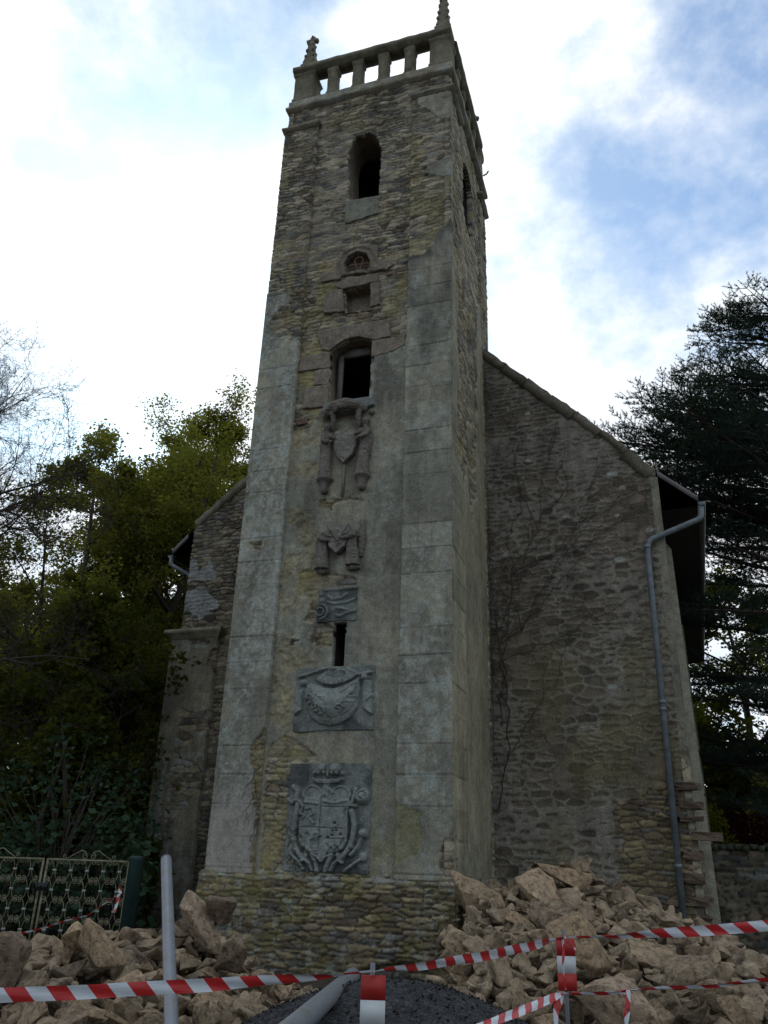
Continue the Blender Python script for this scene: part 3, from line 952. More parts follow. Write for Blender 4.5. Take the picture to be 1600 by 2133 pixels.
ring("string_course", tower, 0, W, 0, D, [(-0.05, 18.04), (0.03, 18.07), (0.075, 18.13), (0.08, 18.135), (0.085, 18.21), (0.08, 18.215), (0.03, 18.24), (0.035, 18.42), (0.03, 18.425), (-0.28, 18.43)], 3, 0.16, jit=0.008)
cap_prof = lambda z: [(-0.02, z - 0.08), (0.03, z - 0.06), (0.065, z - 0.005), (0.07, z), (0.075, z + 0.05), (0.07, z + 0.055), (0.0, z + 0.09), (-0.10, z + 0.11)]
ring("pilaster_cap", tower, -0.02, 0.82, -PJ, 0.9, cap_prof(17.40), 4, 0.1)
ring("pilaster_cap", tower, 3.16, W + 0.02, -PJ, 0.9, cap_prof(17.48), 5, 0.1)
ring("pilaster_cap", tower, 3.18, W + 0.02, 3.2, D + 0.05, cap_prof(17.48), 6, 0.1)
b = MB(); b.box((W / 2, D / 2, 18.33), (W - 0.2, D - 0.2, 0.1)); b.build("unseen_roof_slab", M_DARK, tower)  # unseen slab closing the tower top, added to block light

# ---- balustrade: corner piers, stubby balusters with splayed heads and feet, coping rail
bal = bpy.data.objects.new("balustrade", None); COL.objects.link(bal); bal.parent = tower
GR = C_ST * 0.62 * np.array([0.95, 1.0, 0.95])
def stone_loft(name, secs, parent, seed, sub=3, jit=0.012, col=GR):
    b = MB(); b.loft(secs, sub=sub, jit=jit, seed=seed, col=col)
    return b.build(name, M_STONE, parent)
zb, zt = 18.42, 19.40
for i, (cx, cy) in enumerate(((0.29, 0.27), (W - 0.27, 0.27), (W - 0.27, D - 0.27), (0.29, D - 0.27))):
    stone_loft("pier", [(cx, cy, zb, .27, .27), (cx, cy, zb + .14, .27, .27), (cx, cy, zb + .17, .25, .25), (cx, cy, zt - .12, .24, .24), (cx, cy, zt - .05, .27, .27), (cx, cy, zt, .28, .28)], bal, 10 + i)
def baluster(cx, cy, seed, along):
    a, c = (0.115, 0.115) if along == 'x' else (0.115, 0.115)
    S = [(cx, cy, zb, a * 1.22, c * 1.1), (cx, cy, zb + .13, a * 1.2, c * 1.08), (cx, cy, zb + .16, a * 1.02, c), (cx, cy, zb + .62, a * .98, c), (cx, cy, zt - .17, a * 1.0, c), (cx, cy, zt - .14, a * 1.2, c * 1.05), (cx, cy, zt, a * 1.22, c * 1.08)]
    stone_loft("baluster", S, bal, seed)
for i, cx in enumerate((1.03, 1.68, 2.33, 2.98)):
    baluster(cx, 0.16, 30 + i, 'x'); baluster(cx, D - 0.16, 40 + i, 'x')
for i, cy in enumerate((1.05, 1.68, 2.30, 2.92)):
    baluster(W - 0.16, cy, 50 + i, 'y'); baluster(0.18, cy, 60 + i, 'y')
def railbox(name, x0, x1, y0, y1, seed):
    b = MB(); nx = max(1, int(max(x1 - x0, y1 - y0) / 0.14)); rs = np.random.RandomState(seed)
    prof = [(-0.01, zt), (0.01, zt + .05), (0.075, zt + .08), (0.08, zt + .20), (0.02, zt + .25)]
    lx = (x1 - x0) > (y1 - y0); v = []; m = len(prof) * 2
    for i in range(nx + 1):
        t = i / nx
        for s_, pr in ((-1, prof), (1, prof[::-1])):
            for (o, z) in pr:
                j = (rs.rand(3) - .5) * 0.014
                if lx: v.append((x0 + (x1 - x0) * t + j[0] * (0 < i < nx), (y0 - o if s_ < 0 else y1 + o) + j[1], z + j[2]))
                else: v.append(((x0 - o if s_ < 0 else x1 + o) + j[0], y0 + (y1 - y0) * t + j[1] * (0 < i < nx), z + j[2]))
    q = []
    for i in range(nx):
        for k in range(m): q.append([i * m + k, i * m + (k + 1) % m, (i + 1) * m + (k + 1) % m, (i + 1) * m + k])
    col = np.tile(GR, (len(v), 1)) * (0.8 + 0.4 * rs.rand(len(v), 1))
    me = mesh_np(name, np.array(v), [np.array(q), np.array([list(range(m)), list(range(nx * m, nx * m + m))])], cols=col, smooth=False)
    link(name, me, M_STONE, bal)
railbox("coping_rail", -0.01, W + 0.01, 0.02, 0.30, 1)
railbox("coping_rail", -0.01, W + 0.01, D - 0.30, D - 0.02, 2)
railbox("coping_rail", W - 0.30, W - 0.015, 0.385, D - 0.385, 3)
railbox("coping_rail", 0.015, 0.30, 0.385, D - 0.385, 4)


def pinnacle(cx, cy, hgt, w, seed, cross=False):
    e = bpy.data.objects.new("pinnacle", None); COL.objects.link(e); e.parent = tower
    z0 = zt + 0.26; rs = np.random.RandomState(seed)
    S = [(cx, cy, z0, w, w), (cx, cy, z0 + .16, w, w), (cx, cy, z0 + .2, w * .86, w * .86), (cx, cy, z0 + hgt * .45, w * .58, w * .58), (cx, cy, z0 + hgt, w * .30, w * .30)]
    stone_loft("spirelet", S, e, seed, 4, 0.02)
    for k in range(int(hgt / 0.24)):
        z = z0 + 0.26 + k * 0.24 + 0.03 * rs.rand()
        t = (z - z0) / hgt; ww = w * (0.86 - 0.55 * t)
        for sx in (-1, 1):
            for sy in (-1, 1):
                b = MB(); b.loft([(cx + sx * ww * .9, cy + sy * ww * .9, z - .06, .018, .018), (cx + sx * (ww - .01), cy + sy * (ww - .01), z, .024 + .01 * rs.rand(), .024), (cx + sx * (ww - .002), cy + sy * (ww - .002), z + .035, .018, .018), (cx + sx * ww * .9, cy + sy * ww * .9, z + .06, .014, .014)], sub=1, jit=.018, seed=seed + k, col=GR)
                b.build("crocket", M_STONE, e)
    if cross:
        b = MB(); z = z0 + hgt
        b.box((cx, cy, z + .06), (0.11, 0.10, 0.17), (0, .05, 0), col=GR)
        for sx in (-1, 1): b.box((cx + sx * .10, cy, z + .05), (0.11, 0.10, 0.09), (0.2, sx * .4, 0.2), col=GR)
        b.box((cx + .01, cy - .01, z + .16), (0.10, 0.10, 0.07), (0.3, 0.2, .6), col=GR)
        b.build("cross_finial", M_STONE, e)


pinnacle(0.31, 0.25, 1.12, 0.19, 71, True)
pinnacle(W - 0.22, 0.22, 1.55, 0.19, 72)
pinnacle(W - 0.22, D - 0.22, 1.15, 0.19, 73, True)
pinnacle(0.31, D - 0.25, 0.5, 0.19, 74)
b = MB(); b.tube([(W + 0.1, 3.3, 18.22), (W + 0.20, 3.28, 18.24), (W + 0.25, 3.25, 18.30)], 0.022, 6); b.build("iron_hook", M_LOCK, tower)

# ------------------------------------------------------------------ carved panels
C_REL = np.array([0.165, 0.182, 0.170])


def to_px(u, z, box, px):
    """panel metres to carving units"""
    u0, u1, z0, z1 = box; a0, a1, b0, b1 = px
    return a0 + (u - u0) / (u1 - u0) * (a1 - a0), b1 - (z - z0) / (z1 - z0) * (b1 - b0)


def stroke(x, y, pts, w, h):
    d = seg_d(x, y, pts)
    return h * np.sqrt(np.clip(1 - (d / w) ** 2, 0, 1))


def arc(cx, cy, r, a0, a1, n=14, ry=None):
    ry = ry or r
    return [(cx + r * math.cos(R(a)), cy + ry * math.sin(R(a))) for a in np.linspace(a0, a1, n)]


def blob(x, y, cx, cy, rx, ry, h):
    return h * np.sqrt(np.clip(1 - ((x - cx) / rx) ** 2 - ((y - cy) / ry) ** 2, 0, 1))


def raised(x, y, poly, h, bev=14):
    ins = inpoly(poly, x, y)
    d = seg_d(x, y, list(poly) + [poly[0]])
    return np.where(ins, h * sstep(0, bev, d), 0)


GLY = {'Q': [arc(0.5, 0.5, .42, 0, 360, 12), [(0.55, 0.7), (0.95, 1.1)]], 'V': [[(0.05, 0), (0.5, 1), (0.95, 0)]], 'O': [arc(0.5, 0.5, .42, 0, 360, 12)],
       'D': [[(0.1, 0), (0.1, 1)], [(0.1, 0), (0.6, 0.1), (0.9, 0.5), (0.6, 0.9), (0.1, 1)]], 'I': [[(0.5, 0), (0.5, 1)]],
       'S': [[(0.9, 0.12), (0.5, 0), (0.12, 0.25), (0.5, 0.5), (0.88, 0.75), (0.5, 1), (0.1, 0.88)]], 'C': [arc(0.55, 0.5, .45, 45, 315, 10)], '.': [[(0.5, 0.45), (0.55, 0.55)]],
       'M': [[(0, 1), (0.1, 0), (0.5, 0.7), (0.9, 0), (1, 1)]]}

ARMS_BOX = (1.31, 2.71, 1.36, 2.96); ARMS_PX = (100, 1410, 70, 1810)


def arms_f(u, z):
    x, y = to_px(u, z, ARMS_BOX, ARMS_PX)
    x = x + 10 * (fbm(x / 90, y / 90, 5, 2) - 0.5); y = y + 10 * (fbm(x / 90, y / 90, 6, 2) - 0.5)
    h = np.zeros(x.shape)
    mx = np.maximum
    shield = [(370, 640), (640, 640), (1110, 640), (1110, 780), (1085, 820), (1090, 1330), (1040, 1440), (940, 1500), (800, 1520), (710, 1620), (630, 1540), (500, 1510), (390, 1440), (330, 1340), (310, 1000), (370, 930), (380, 780)]
    h = mx(h, raised(x, y, shield, 0.045))
    # oval helms over the shield, left and right
    for cx, cy, r in ((510, 600, 145), (950, 610, 150)):
        h = mx(h, raised(x, y, arc(cx, cy, r, 0, 340, 18, r * 0.95), 0.035))
        h = mx(h, stroke(x, y, arc(cx, cy, r, 170, 370, 14), 22, 0.055))
    h = mx(h, stroke(x, y, [(640, 640), (690, 560), (720, 430)], 60, 0.05))
    h = mx(h, stroke(x, y, [(830, 560), (720, 470), (760, 640)], 40, 0.055))
    # crown: circlet, points, cap
    h = mx(h, raised(x, y, [(490, 290), (560, 330), (740, 345), (900, 330), (990, 290), (940, 400), (740, 425), (520, 400)], 0.07, 10))
    h = mx(h, stroke(x, y, [(500, 345), (740, 372), (970, 345)], 10, 0.085))
    h = mx(h, blob(x, y, 650, 165, 90, 90, 0.075)); h = mx(h, blob(x, y, 840, 160, 110, 95, 0.08))
    for cx in (520, 590, 680, 740, 800, 880, 960):
        h = mx(h, blob(x, y, cx, 245 - 12 * (1 - abs(cx - 740) / 220), 30, 42, 0.085))
    h = mx(h, stroke(x, y, [(740, 90), (740, 290)], 16, 0.09))
    # scrolls and knobs of the frame
    h = mx(h, blob(x, y, 1295, 620, 110, 140, 0.13)); h = h - 0.03 * (seg_d(x, y, arc(1300, 600, 55, 90, 380)) < 12) * (x > 1180)
    h = mx(h, stroke(x, y, [(1180, 500), (1150, 640), (1120, 760), (1190, 770)], 34, 0.05))
    h = mx(h, stroke(x, y, [(190, 470), (260, 540), (250, 680), (180, 730), (140, 680)], 44, 0.06))
    h = mx(h, stroke(x, y, [(300, 700), (370, 780), (330, 900), (420, 940), (340, 1000)], 26, 0.06))
    h = mx(h, stroke(x, y, [(280, 750), (250, 1000), (230, 1250), (280, 1440), (400, 1600), (440, 1560)], 50, 0.05))
    h = mx(h, stroke(x, y, [(1130, 850), (1180, 1050), (1160, 1300), (1090, 1460), (990, 1600), (950, 1540)], 48, 0.05))
    h = mx(h, stroke(x, y, [(210, 1530), (330, 1640), (430, 1760)], 26, 0.055))
    h = mx(h, stroke(x, y, [(1290, 1600), (1150, 1700), (1060, 1780)], 28, 0.06))
    h = mx(h, blob(x, y, 1330, 1200, 80, 80, 0.10)); h = mx(h, stroke(x, y, [(1310, 1260), (1250, 1400), (1150, 1530)], 34, 0.06))
    h = mx(h, blob(x, y, 1330, 1560, 70, 80, 0.06)); h = mx(h, blob(x, y, 1145, 1400, 42, 50, 0.085))
    for sx in (1, -1):
        q = lambda p: [(705 + sx * (a - 705), b) for a, b in p]
        h = mx(h, stroke(x, y, q([(560, 1540), (600, 1640), (640, 1790)]), 44, 0.055))
        h = mx(h, stroke(x, y, q([(390, 1650), (450, 1620), (520, 1680), (560, 1780)]), 30, 0.065))
        h = mx(h, stroke(x, y, q([(700, 1640), (640, 1570), (560, 1540)]), 24, 0.07))
    # quartering and charges
    g = np.zeros(x.shape)
    for pts, w in (([(650, 650), (650, 1500)], 7), ([(650, 790), (1080, 790)], 8), ([(660, 1125), (1000, 1125)], 8), ([(770, 1290), (1010, 1290)], 8), ([(360, 1120), (640, 1120)], 6), ([(1040, 830), (1030, 900)], 20), ([(780, 1370), (820, 1420), (980, 1380), (1030, 1290)], 12)):
        g = mx(g, (seg_d(x, y, pts) < w) * 1.0)
    h = h - 0.018 * g
    for cx, cy in ((885, 1045), (860, 1160), (910, 1160), (850, 1235), (980, 1220), (790, 1265), (670, 1270)):
        h = h - 0.03 * (np.hypot(x - cx, (y - cy) * 1.2) < 20)
    for k in range(5):
        h = h + 0.016 * (seg_d(x, y, [(500, 985 + k * 24), (600, 955 + k * 24)]) < 6)
    h = mx(h, stroke(x, y, [(430, 830), (520, 800), (560, 900), (470, 960), (560, 1050)], 30, 0.075) * (h > 0.02))
    h = mx(h, stroke(x, y, [(390, 720), (600, 740)], 26, 0.068) * (h > 0.02))
    h = mx(h, stroke(x, y, [(700, 700), (860, 730), (1060, 690)], 24, 0.065) * (h > 0.02))
    h = mx(h, stroke(x, y, arc(605, 1240, 40, 0, 330), 12, 0.07) * (h > 0.02))
    h = mx(h, stroke(x, y, [(800, 1480), (850, 1380), (900, 1450), (960, 1370), (1000, 1450)], 20, 0.075) * (h > 0.02))
    chip = sstep(0.60, 0.70, fbm(x / 60, y / 60, 9, 3)) * 0.02 * (x < 650) * (y > 1130)
    h = h - chip + 0.010 * (fbm(x / 40, y / 40, 10, 4) - 0.5)
    return 1.35 * h, None


def rel_block(name, label, poly, box, f, parent, seed, res=0.0115, proud=0.055, col=C_REL, dark=True):
    def rf(u, z):
        h, _ = f(u, z)
        k = np.ones(u.shape + (3,))
        if dark:  # relief shade put into the colour: recesses darker in patches, raised carving lighter
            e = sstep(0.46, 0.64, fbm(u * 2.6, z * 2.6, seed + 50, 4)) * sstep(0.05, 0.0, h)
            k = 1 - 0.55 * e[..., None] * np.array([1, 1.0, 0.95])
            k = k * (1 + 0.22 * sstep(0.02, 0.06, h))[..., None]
        return h, k
    o = block(name, poly, proud, parent, col=col, seed=seed, warp=0.006, res=res, relief=rf, skirt=0.14, mat=M_RELIEF, lich=0.12)
    if label: o['label'] = label
    return o


u0, u1, z0, z1 = ARMS_BOX
rel_block("coat_of_arms", "grey-green carved panel with crowned quartered shield and scrolls", [(u0, z0), (u0, z1), (u1, z1), (u1, z0)], ARMS_BOX, arms_f, tower, 21)

BAN_BOX = (1.30, 2.70, 3.46, 4.52); BAN_PX = (190, 1450, 80, 1075)


def ban_f(u, z):
    x, y = to_px(u, z, BAN_BOX, BAN_PX)
    x = x + 8 * (fbm(x / 90, y / 90, 25, 2) - 0.5); y = y + 8 * (fbm(x / 90, y / 90, 26, 2) - 0.5)
    mx = np.maximum; h = np.zeros(x.shape)
    top = [(370, 350), (500, 330), (640, 400), (800, 420), (960, 390), (1120, 310), (1240, 235)]
    bowl = top + [(1250, 480), (1220, 740), (1100, 900), (950, 985), (790, 1015), (620, 975), (490, 880), (400, 740), (350, 560)]
    ins = inpoly(bowl, x, y); d = seg_d(x, y, bowl + [bowl[0]])
    hb = 0.035 + 0.085 * sstep(0, 260, d) ** 0.7
    h = np.where(ins, hb * sstep(0, 22, d), h)
    for pts in ([(1110, 370), (1060, 430), (960, 500)], [(1150, 500), (1020, 620)], [(1180, 420), (1120, 530)], [(560, 520), (620, 560), (700, 570)], [(640, 570), (700, 620)], [(1060, 640), (1140, 650)], [(1100, 580), (1200, 575)]):
        h = h + stroke(x, y, pts, 14, 0.018) * ins
    h = h - 0.012 * (seg_d(x, y, arc(790, 480, 440, 20, 165, 16, 420)) < 7) * ins
    # crescent strip above
    cres = [(500, 295), (600, 215), (700, 140), (800, 110), (1000, 130), (1100, 190), (1210, 245), (1090, 320), (950, 375), (790, 390), (640, 365)]
    h = mx(h, raised(x, y, cres, 0.05, 16))
    h = np.where(inpoly([(700, 150), (900, 120), (1000, 200), (980, 270), (800, 275), (690, 240)], x, y), h - 0.03, h)
    for k in range(7):
        a = 155 - k * 18
        cx, cy = 790 + 330 * math.cos(R(a)) * 0.8, 170 + 170 * math.sin(R(a))
        h = h + 0.013 * (seg_d(x, y, [(cx - 4, cy - 26), (cx + 6, cy + 24)]) < 7)
    h = mx(h, stroke(x, y, [(260, 230), (420, 190), (560, 150), (700, 110)], 26, 0.05))
    h = mx(h, stroke(x, y, [(1020, 130), (1200, 230), (1400, 200)], 30, 0.05))
    h = mx(h, blob(x, y, 1300, 280, 60, 60, 0.09)); h = mx(h, blob(x, y, 330, 330, 70, 60, 0.06))
    h = mx(h, raised(x, y, [(215, 470), (330, 420), (335, 760), (210, 850), (190, 700)], 0.055))
    h = mx(h, raised(x, y, [(1275, 300), (1410, 330), (1440, 820), (1330, 790), (1280, 680)], 0.05))
    h = mx(h, stroke(x, y, [(1420, 560), (1330, 640), (1320, 740), (1420, 820)], 26, 0.075))
    h = h - 0.012 * (seg_d(x, y, [(560, 1068), (1440, 1068)]) < 6)
    # lettering cut along the lower fold
    word = "QVODDI SC"
    for i, ch in enumerate(word):
        if ch == ' ': continue
        a = 160 - i * 14.2
        cx, cy = 780 + 345 * math.cos(R(a)), 440 + 360 * math.sin(R(a))
        th = R(a - 90)
        sw, sh = (72, 104)
        for st in GLY[ch]:
            pts = []
            for px_, py_ in st:
                dx, dy = (px_ - 0.5) * sw, (py_ - 0.5) * sh
                pts.append((cx + dx * math.cos(th) - dy * math.sin(th), cy + dx * math.sin(th) + dy * math.cos(th)))
            h = h + 0.030 * sstep(15, 8, seg_d(x, y, pts))
    h = h + 0.012 * (fbm(x / 40, y / 40, 30, 4) - 0.5)
    return 1.25 * h, None


bn = rel_block("banner_relief", "carved swag-shaped scroll with worn lettering below the slit window", [(BAN_BOX[0], BAN_BOX[2]), (BAN_BOX[0], BAN_BOX[3] - 0.02), (BAN_BOX[1], BAN_BOX[3]), (BAN_BOX[1], BAN_BOX[2])], BAN_BOX, ban_f, tower, 22)


def smallrel(u, z):
    x, y = to_px(u, z, (1.60, 2.33, 5.30, 5.90), (200, 800, 1530, 2030))
    h = np.zeros(x.shape); mx = np.maximum
    h = mx(h, stroke(x, y, [(200, 1555), (790, 1545)], 28, 0.03))
    h = mx(h, blob(x, y, 255, 1610, 45, 45, 0.04)); h = mx(h, blob(x, y, 275, 1715, 42, 42, 0.04))
    h = mx(h, stroke(x, y, arc(250, 1880, 110, -80, 80), 20, 0.045)); h = mx(h, stroke(x, y, arc(250, 1880, 60, 0, 350), 16, 0.04))
    for p in ([(350, 1640), (420, 1700), (560, 1690), (640, 1640)], [(360, 1740), (470, 1770), (640, 1760), (760, 1720)], [(500, 1830), (600, 1850), (700, 1890)], [(640, 1920), (780, 1890)], [(500, 1940), (560, 1960), (610, 1930)]):
        h = mx(h, stroke(x, y, p, 24, 0.035))
    return h + 0.006 * (fbm(x / 40, y / 40, 30, 4) - 0.5), None


rel_block("scroll_relief", "small weathered block carved with a roundel and leaves above the slit", [(1.60, 5.30), (1.60, 5.92), (2.33, 5.90), (2.33, 5.30)], None, smallrel, tower, 23, col=C_REL * 0.95)

# ------------------------------------------------------------------ statue groups
M_STATUE = plain_mat("weathered_statue_stone", (0.15, 0.138, 0.118), 0.92, 0.3, 7, bmp=0.5, dirt=(0.11, 0.12, 0.10))
C_STAT = np.array([0.17, 0.158, 0.138])


def blobmesh(name, parts, parent, seed, vox=0.014, col=C_STAT):
    """joins ellipsoids and tapered tubes into one carved surface"""
    b = MB()
    for p in parts:
        if p[0] == 'e':
            _, c, r = p
            bm = bmesh.new(); bmesh.ops.create_icosphere(bm, subdivisions=2, radius=1)
            v = np.array([q.co[:] for q in bm.verts]) * np.array(r) + np.array(c)
            t = np.array([[q.index for q in f.verts] for f in bm.faces]); bm.free()
            b.add(v, t=t)
        elif p[0] == 't':
            b.tube(p[1], p[2], 10)
        elif p[0] == 'l':
            b.loft(p[1])
    o = b.build(name, M_STATUE, parent, smooth=True)
    me = o.data
    a = me.color_attributes.new("Col", 'FLOAT_COLOR', 'POINT')
    a.data.foreach_set("color", np.tile(np.array([*col, 1.0], dtype=np.float32), len(me.vertices)))
    m = o.modifiers.new("join", 'REMESH'); m.mode = 'VOXEL'; m.voxel_size = vox; m.use_smooth_shade = False
    tx = bpy.data.textures.new("weathering", 'CLOUDS'); tx.noise_scale = 0.035
    d = o.modifiers.new("weather", 'DISPLACE'); d.texture = tx; d.strength = 0.034; d.mid_level = 0.5
    return o


def figure(name, cx, z0, z1, sg, parent, seed, lean=0.0, head=True):
    """robed angel seen from the front, arm reaching towards the shield; sg = +1 reaches right"""
    H = z1 - z0; y = -0.13
    P = []
    n = 11
    for k in range(n):   # folds of the robe
        a = math.pi * (k / (n - 1)) + math.pi
        fx, fy = 0.085 * math.cos(a), 0.075 * math.sin(a)
        P.append(('t', [(cx + fx * 1.25, y + fy * 1.2, z0), (cx + fx * 1.05, y + fy, z0 + H * .2), (cx + fx * .85 + lean, y + fy * .8, z0 + H * .42), (cx + fx * .7 + lean, y + fy * .7, z0 + H * .56)], [0.030, 0.026, 0.028, 0.024]))
    P.append(('t', [(cx, y, z0), (cx + lean, y, z0 + H * .5), (cx + lean, y, z0 + H * .78)], [0.105, 0.085, 0.085]))
    P.append(('e', (cx + lean, y, z0 + H * .68), (0.105, 0.08, H * .13)))
    P.append(('t', [(cx + lean - sg * .07, y - .03, z0 + H * .76), (cx + lean - sg * .05, y - .10, z0 + H * .64), (cx + lean + sg * .06, y - .13, z0 + H * .60), (cx + lean + sg * .15, y - .10, z0 + H * .60)], [0.045, 0.042, 0.035, 0.028]))
    P.append(('t', [(cx + lean + sg * .07, y - .03, z0 + H * .77), (cx + lean + sg * .12, y - .08, z0 + H * .70), (cx + lean + sg * .2, y - .07, z0 + H * .68)], [0.04, 0.036, 0.026]))
    P.append(('t', [(cx - sg * .09, y + .05, z0 + H * .84), (cx - sg * .12, y + .06, z0 + H * .6), (cx - sg * .10, y + .05, z0 + H * .3)], [0.02, 0.045, 0.02]))
    if head:
        hz = z0 + H * .91
        P.append(('t', [(cx + lean, y, z0 + H * .78), (cx + lean, y - .01, hz - .03)], [0.045, 0.04]))
        P.append(('e', (cx + lean, y - .02, hz), (0.062, 0.068, 0.082)))
        P.append(('e', (cx + lean, y + .01, hz + .025), (0.078, 0.072, 0.075)))
        P.append(('e', (cx + lean, y - .088, hz - .005), (0.012, 0.016, 0.018)))
    return blobmesh(name, P, parent, seed)


def shield_mesh(name, cx, z_top, z_bot, w, parent, y=-0.14, seed=1, charges=False):
    H = z_top - z_bot
    poly = [(cx - w, z_top), (cx + w, z_top), (cx + w * 1.02, z_top - H * .45), (cx + w * .75, z_top - H * .75), (cx, z_bot), (cx - w * .75, z_top - H * .75), (cx - w * 1.02, z_top - H * .45)]

    def rf(u, z):
        h = 0.035 * np.sqrt(np.clip(1 - ((u - cx) / (w * 1.1)) ** 2, 0, 1))
        h = h - 0.012 * (np.abs(z - (z_top - H * .62)) < 0.008)
        if charges:
            k = lambda pts, ww, hh: stroke(u, z, [(cx + a * w, z_top - b_ * H) for a, b_ in pts], ww, hh)
            h = h + k([(-1.0, .0), (-.2, .45), (.35, 1 - .35)], 0.02, 0.03) + k([(1, .0), (.5, .3), (.0, .75)], 0.02, 0.03)
            for s_ in range(3): h = h + k([(-.75 + s_ * .14, .25 + s_ * .1), (-.5 + s_ * .14, .2 + s_ * .1)], 0.014, 0.022)
            h = h + k([(.1, .2), (.35, .3), (.15, .45), (.4, .5)], 0.03, 0.03)
        else:
            h = h + 0.012 * (fbm(u * 16, z * 16, seed, 3) - 0.5) * 2
        return h, None
    return block(name, poly, 0.0, parent, col=C_STAT * 1.02, seed=seed, warp=0.004, res=0.011, relief=rf, skirt=0.10, mat=M_RELIEF, lich=0.15, y=-y)


def console(cx, z, parent, seed):
    b = MB()
    k = 8
    prof = [(0.03, -0.27), (0.075, -0.24), (0.085, -0.19), (0.06, -0.15), (0.10, -0.06), (0.125, -0.03), (0.165, 0.0), (0.165, 0.03), (0.12, 0.035)]
    v = []
    for r, dz in prof:
        for j in range(k):
            a = 2 * math.pi * (j + .5) / k
            v.append((cx + r * math.cos(a), -0.10 + r * math.sin(a), z + dz))
    q = [[i * k + j, i * k + (j + 1) % k, (i + 1) * k + (j + 1) % k, (i + 1) * k + j] for i in range(len(prof) - 1) for j in range(k)]
    b.add(v, q=q, col=C_STAT * 0.9); b.add([v[-k + j] for j in range(k)], q=[[0, 1, 2, 3], [0, 3, 4, 7], [4, 5, 6, 7]], col=C_STAT * 0.9)
    return b.build("console", M_RELIEF, parent)


s1 = bpy.data.objects.new("angel_statue_group", None); COL.objects.link(s1); s1.parent = tower
s1['label'] = "two small robed figures holding a shield under a broken canopy"
block("back_panel", [(1.42, 7.66), (1.45, 8.5), (1.40, 9.0), (1.55, 9.58), (2.45, 9.60), (2.52, 8.9), (2.50, 7.72), (2.2, 7.66)], 0.0, s1, col=C_STAT * 0.95, seed=31, warp=0.02)
figure("figure", 1.60, 8.02, 9.20, 1, s1, 32, 0.0)
figure("figure", 2.34, 8.02, 9.24, -1, s1, 33, 0.03)
console(1.60, 8.00, s1, 1); console(2.33, 8.00, s1, 2)
shield_mesh("shield", 1.97, 8.98, 8.30, 0.215, s1, -0.13, 34)
b = MB(); b.tube([(1.96, -0.06, 8.35), (1.95, -0.06, 7.66)], 0.028, 6, col=C_STAT * 1.2); b.build("shaft", M_RELIEF, s1)
P = [('t', [(1.55, -0.10, 9.47), (1.75, -0.24, 9.50), (2.0, -0.29, 9.49), (2.2, -0.22, 9.47), (2.34, -0.08, 9.42)], [0.08, 0.10, 0.11, 0.10, 0.07]),
     ('t', [(1.50, -0.10, 9.34), (1.60, -0.18, 9.42)], [0.07, 0.08]), ('t', [(1.70, -0.20, 9.45), (1.73, -0.16, 9.22), (1.70, -0.10, 9.05)], [0.06, 0.05, 0.03]),
     ('t', [(2.24, -0.18, 9.42), (2.22, -0.16, 9.22), (2.24, -0.10, 9.05)], [0.06, 0.05, 0.03]), ('e', (2.46, -0.07, 9.36), (0.06, 0.07, 0.06)), ('e', (1.95, -0.33, 9.42), (0.12, 0.06, 0.06)), ('e', (1.8, -0.27, 9.40), (0.06, 0.06, 0.06))]
blobmesh("canopy", P, s1, 35, col=C_STAT * 1.0)
block("sill", [(1.44, 9.48), (1.50, 9.66), (2.50, 9.66), (2.52, 9.50), (2.3, 9.42), (1.7, 9.40)], 0.13, s1, col=C_REL * 1.1, seed=36, warp=0.02, skirt=0.22)

s2 = bpy.data.objects.new("angel_statue_group", None); COL.objects.link(s2); s2.parent = tower
s2['label'] = "two headless robed figures holding a pointed shield in an arched niche"
block("back_panel", [(1.57, 6.22), (1.55, 7.0), (1.64, 7.3), (1.86, 7.50), (2.1, 7.52), (2.32, 7.36), (2.42, 7.1), (2.38, 6.22)], 0.015, s2, col=C_PLAST2 * 0.95, seed=41, warp=0.012)
figure("figure", 1.66, 6.24, 7.10, 1, s2, 42, 0.0, False)
figure("figure", 2.24, 6.27, 7.10, -1, s2, 43, -0.03, False)
shield_mesh("shield", 1.95, 7.05, 6.50, 0.20, s2, -0.17, 44, True)
blobmesh("wing", [('t', [(2.36, -0.03, 7.16), (2.38, -0.06, 6.8), (2.36, -0.05, 6.45)], [0.04, 0.07, 0.05])], s2, 45)
blobmesh("ledge", [('t', [(1.56, -0.06, 6.22), (1.66, -0.16, 6.20), (1.77, -0.06, 6.22)], [0.04, 0.045, 0.04])], s2, 46)
blobmesh("ledge", [('t', [(2.13, -0.06, 6.25), (2.24, -0.16, 6.23), (2.36, -0.06, 6.25)], [0.04, 0.045, 0.04])], s2, 47)

# ------------------------------------------------------------------ chapel behind the tower (turned 3 degrees)
TH = R(-3)
CT = np.array([math.cos(TH), math.sin(TH), 0.0]); CD = np.array([-math.sin(TH), math.cos(TH), 0.0]); CN = -CD
CO = np.array([4.0, 3.32, 0.0])


def cp(s, d, z):
    return CO + CT * s + CD * d + np.array([0, 0, z])


def cps(pts):
    return [tuple(cp(*p)) for p in pts]


chapel = thing("chapel", "gabled rubble stone chapel with slate roof standing behind the tower", "chapel")
R_SL = [(-0.3, 13.06), (0.0, 12.78), (2.04, 10.70), (3.53, 9.07)]
L_SL = [(-7.46, 9.20), (-6.83, 9.79), (-6.06, 10.29), (-4.0, 12.30), (-3.6, 12.7)]


def gab_keep(poly):
    xs_ = np.array([p[0] for p in poly]); zs_ = np.array([p[1] for p in poly])
    return lambda a, b: b < np.interp(a, xs_, zs_)


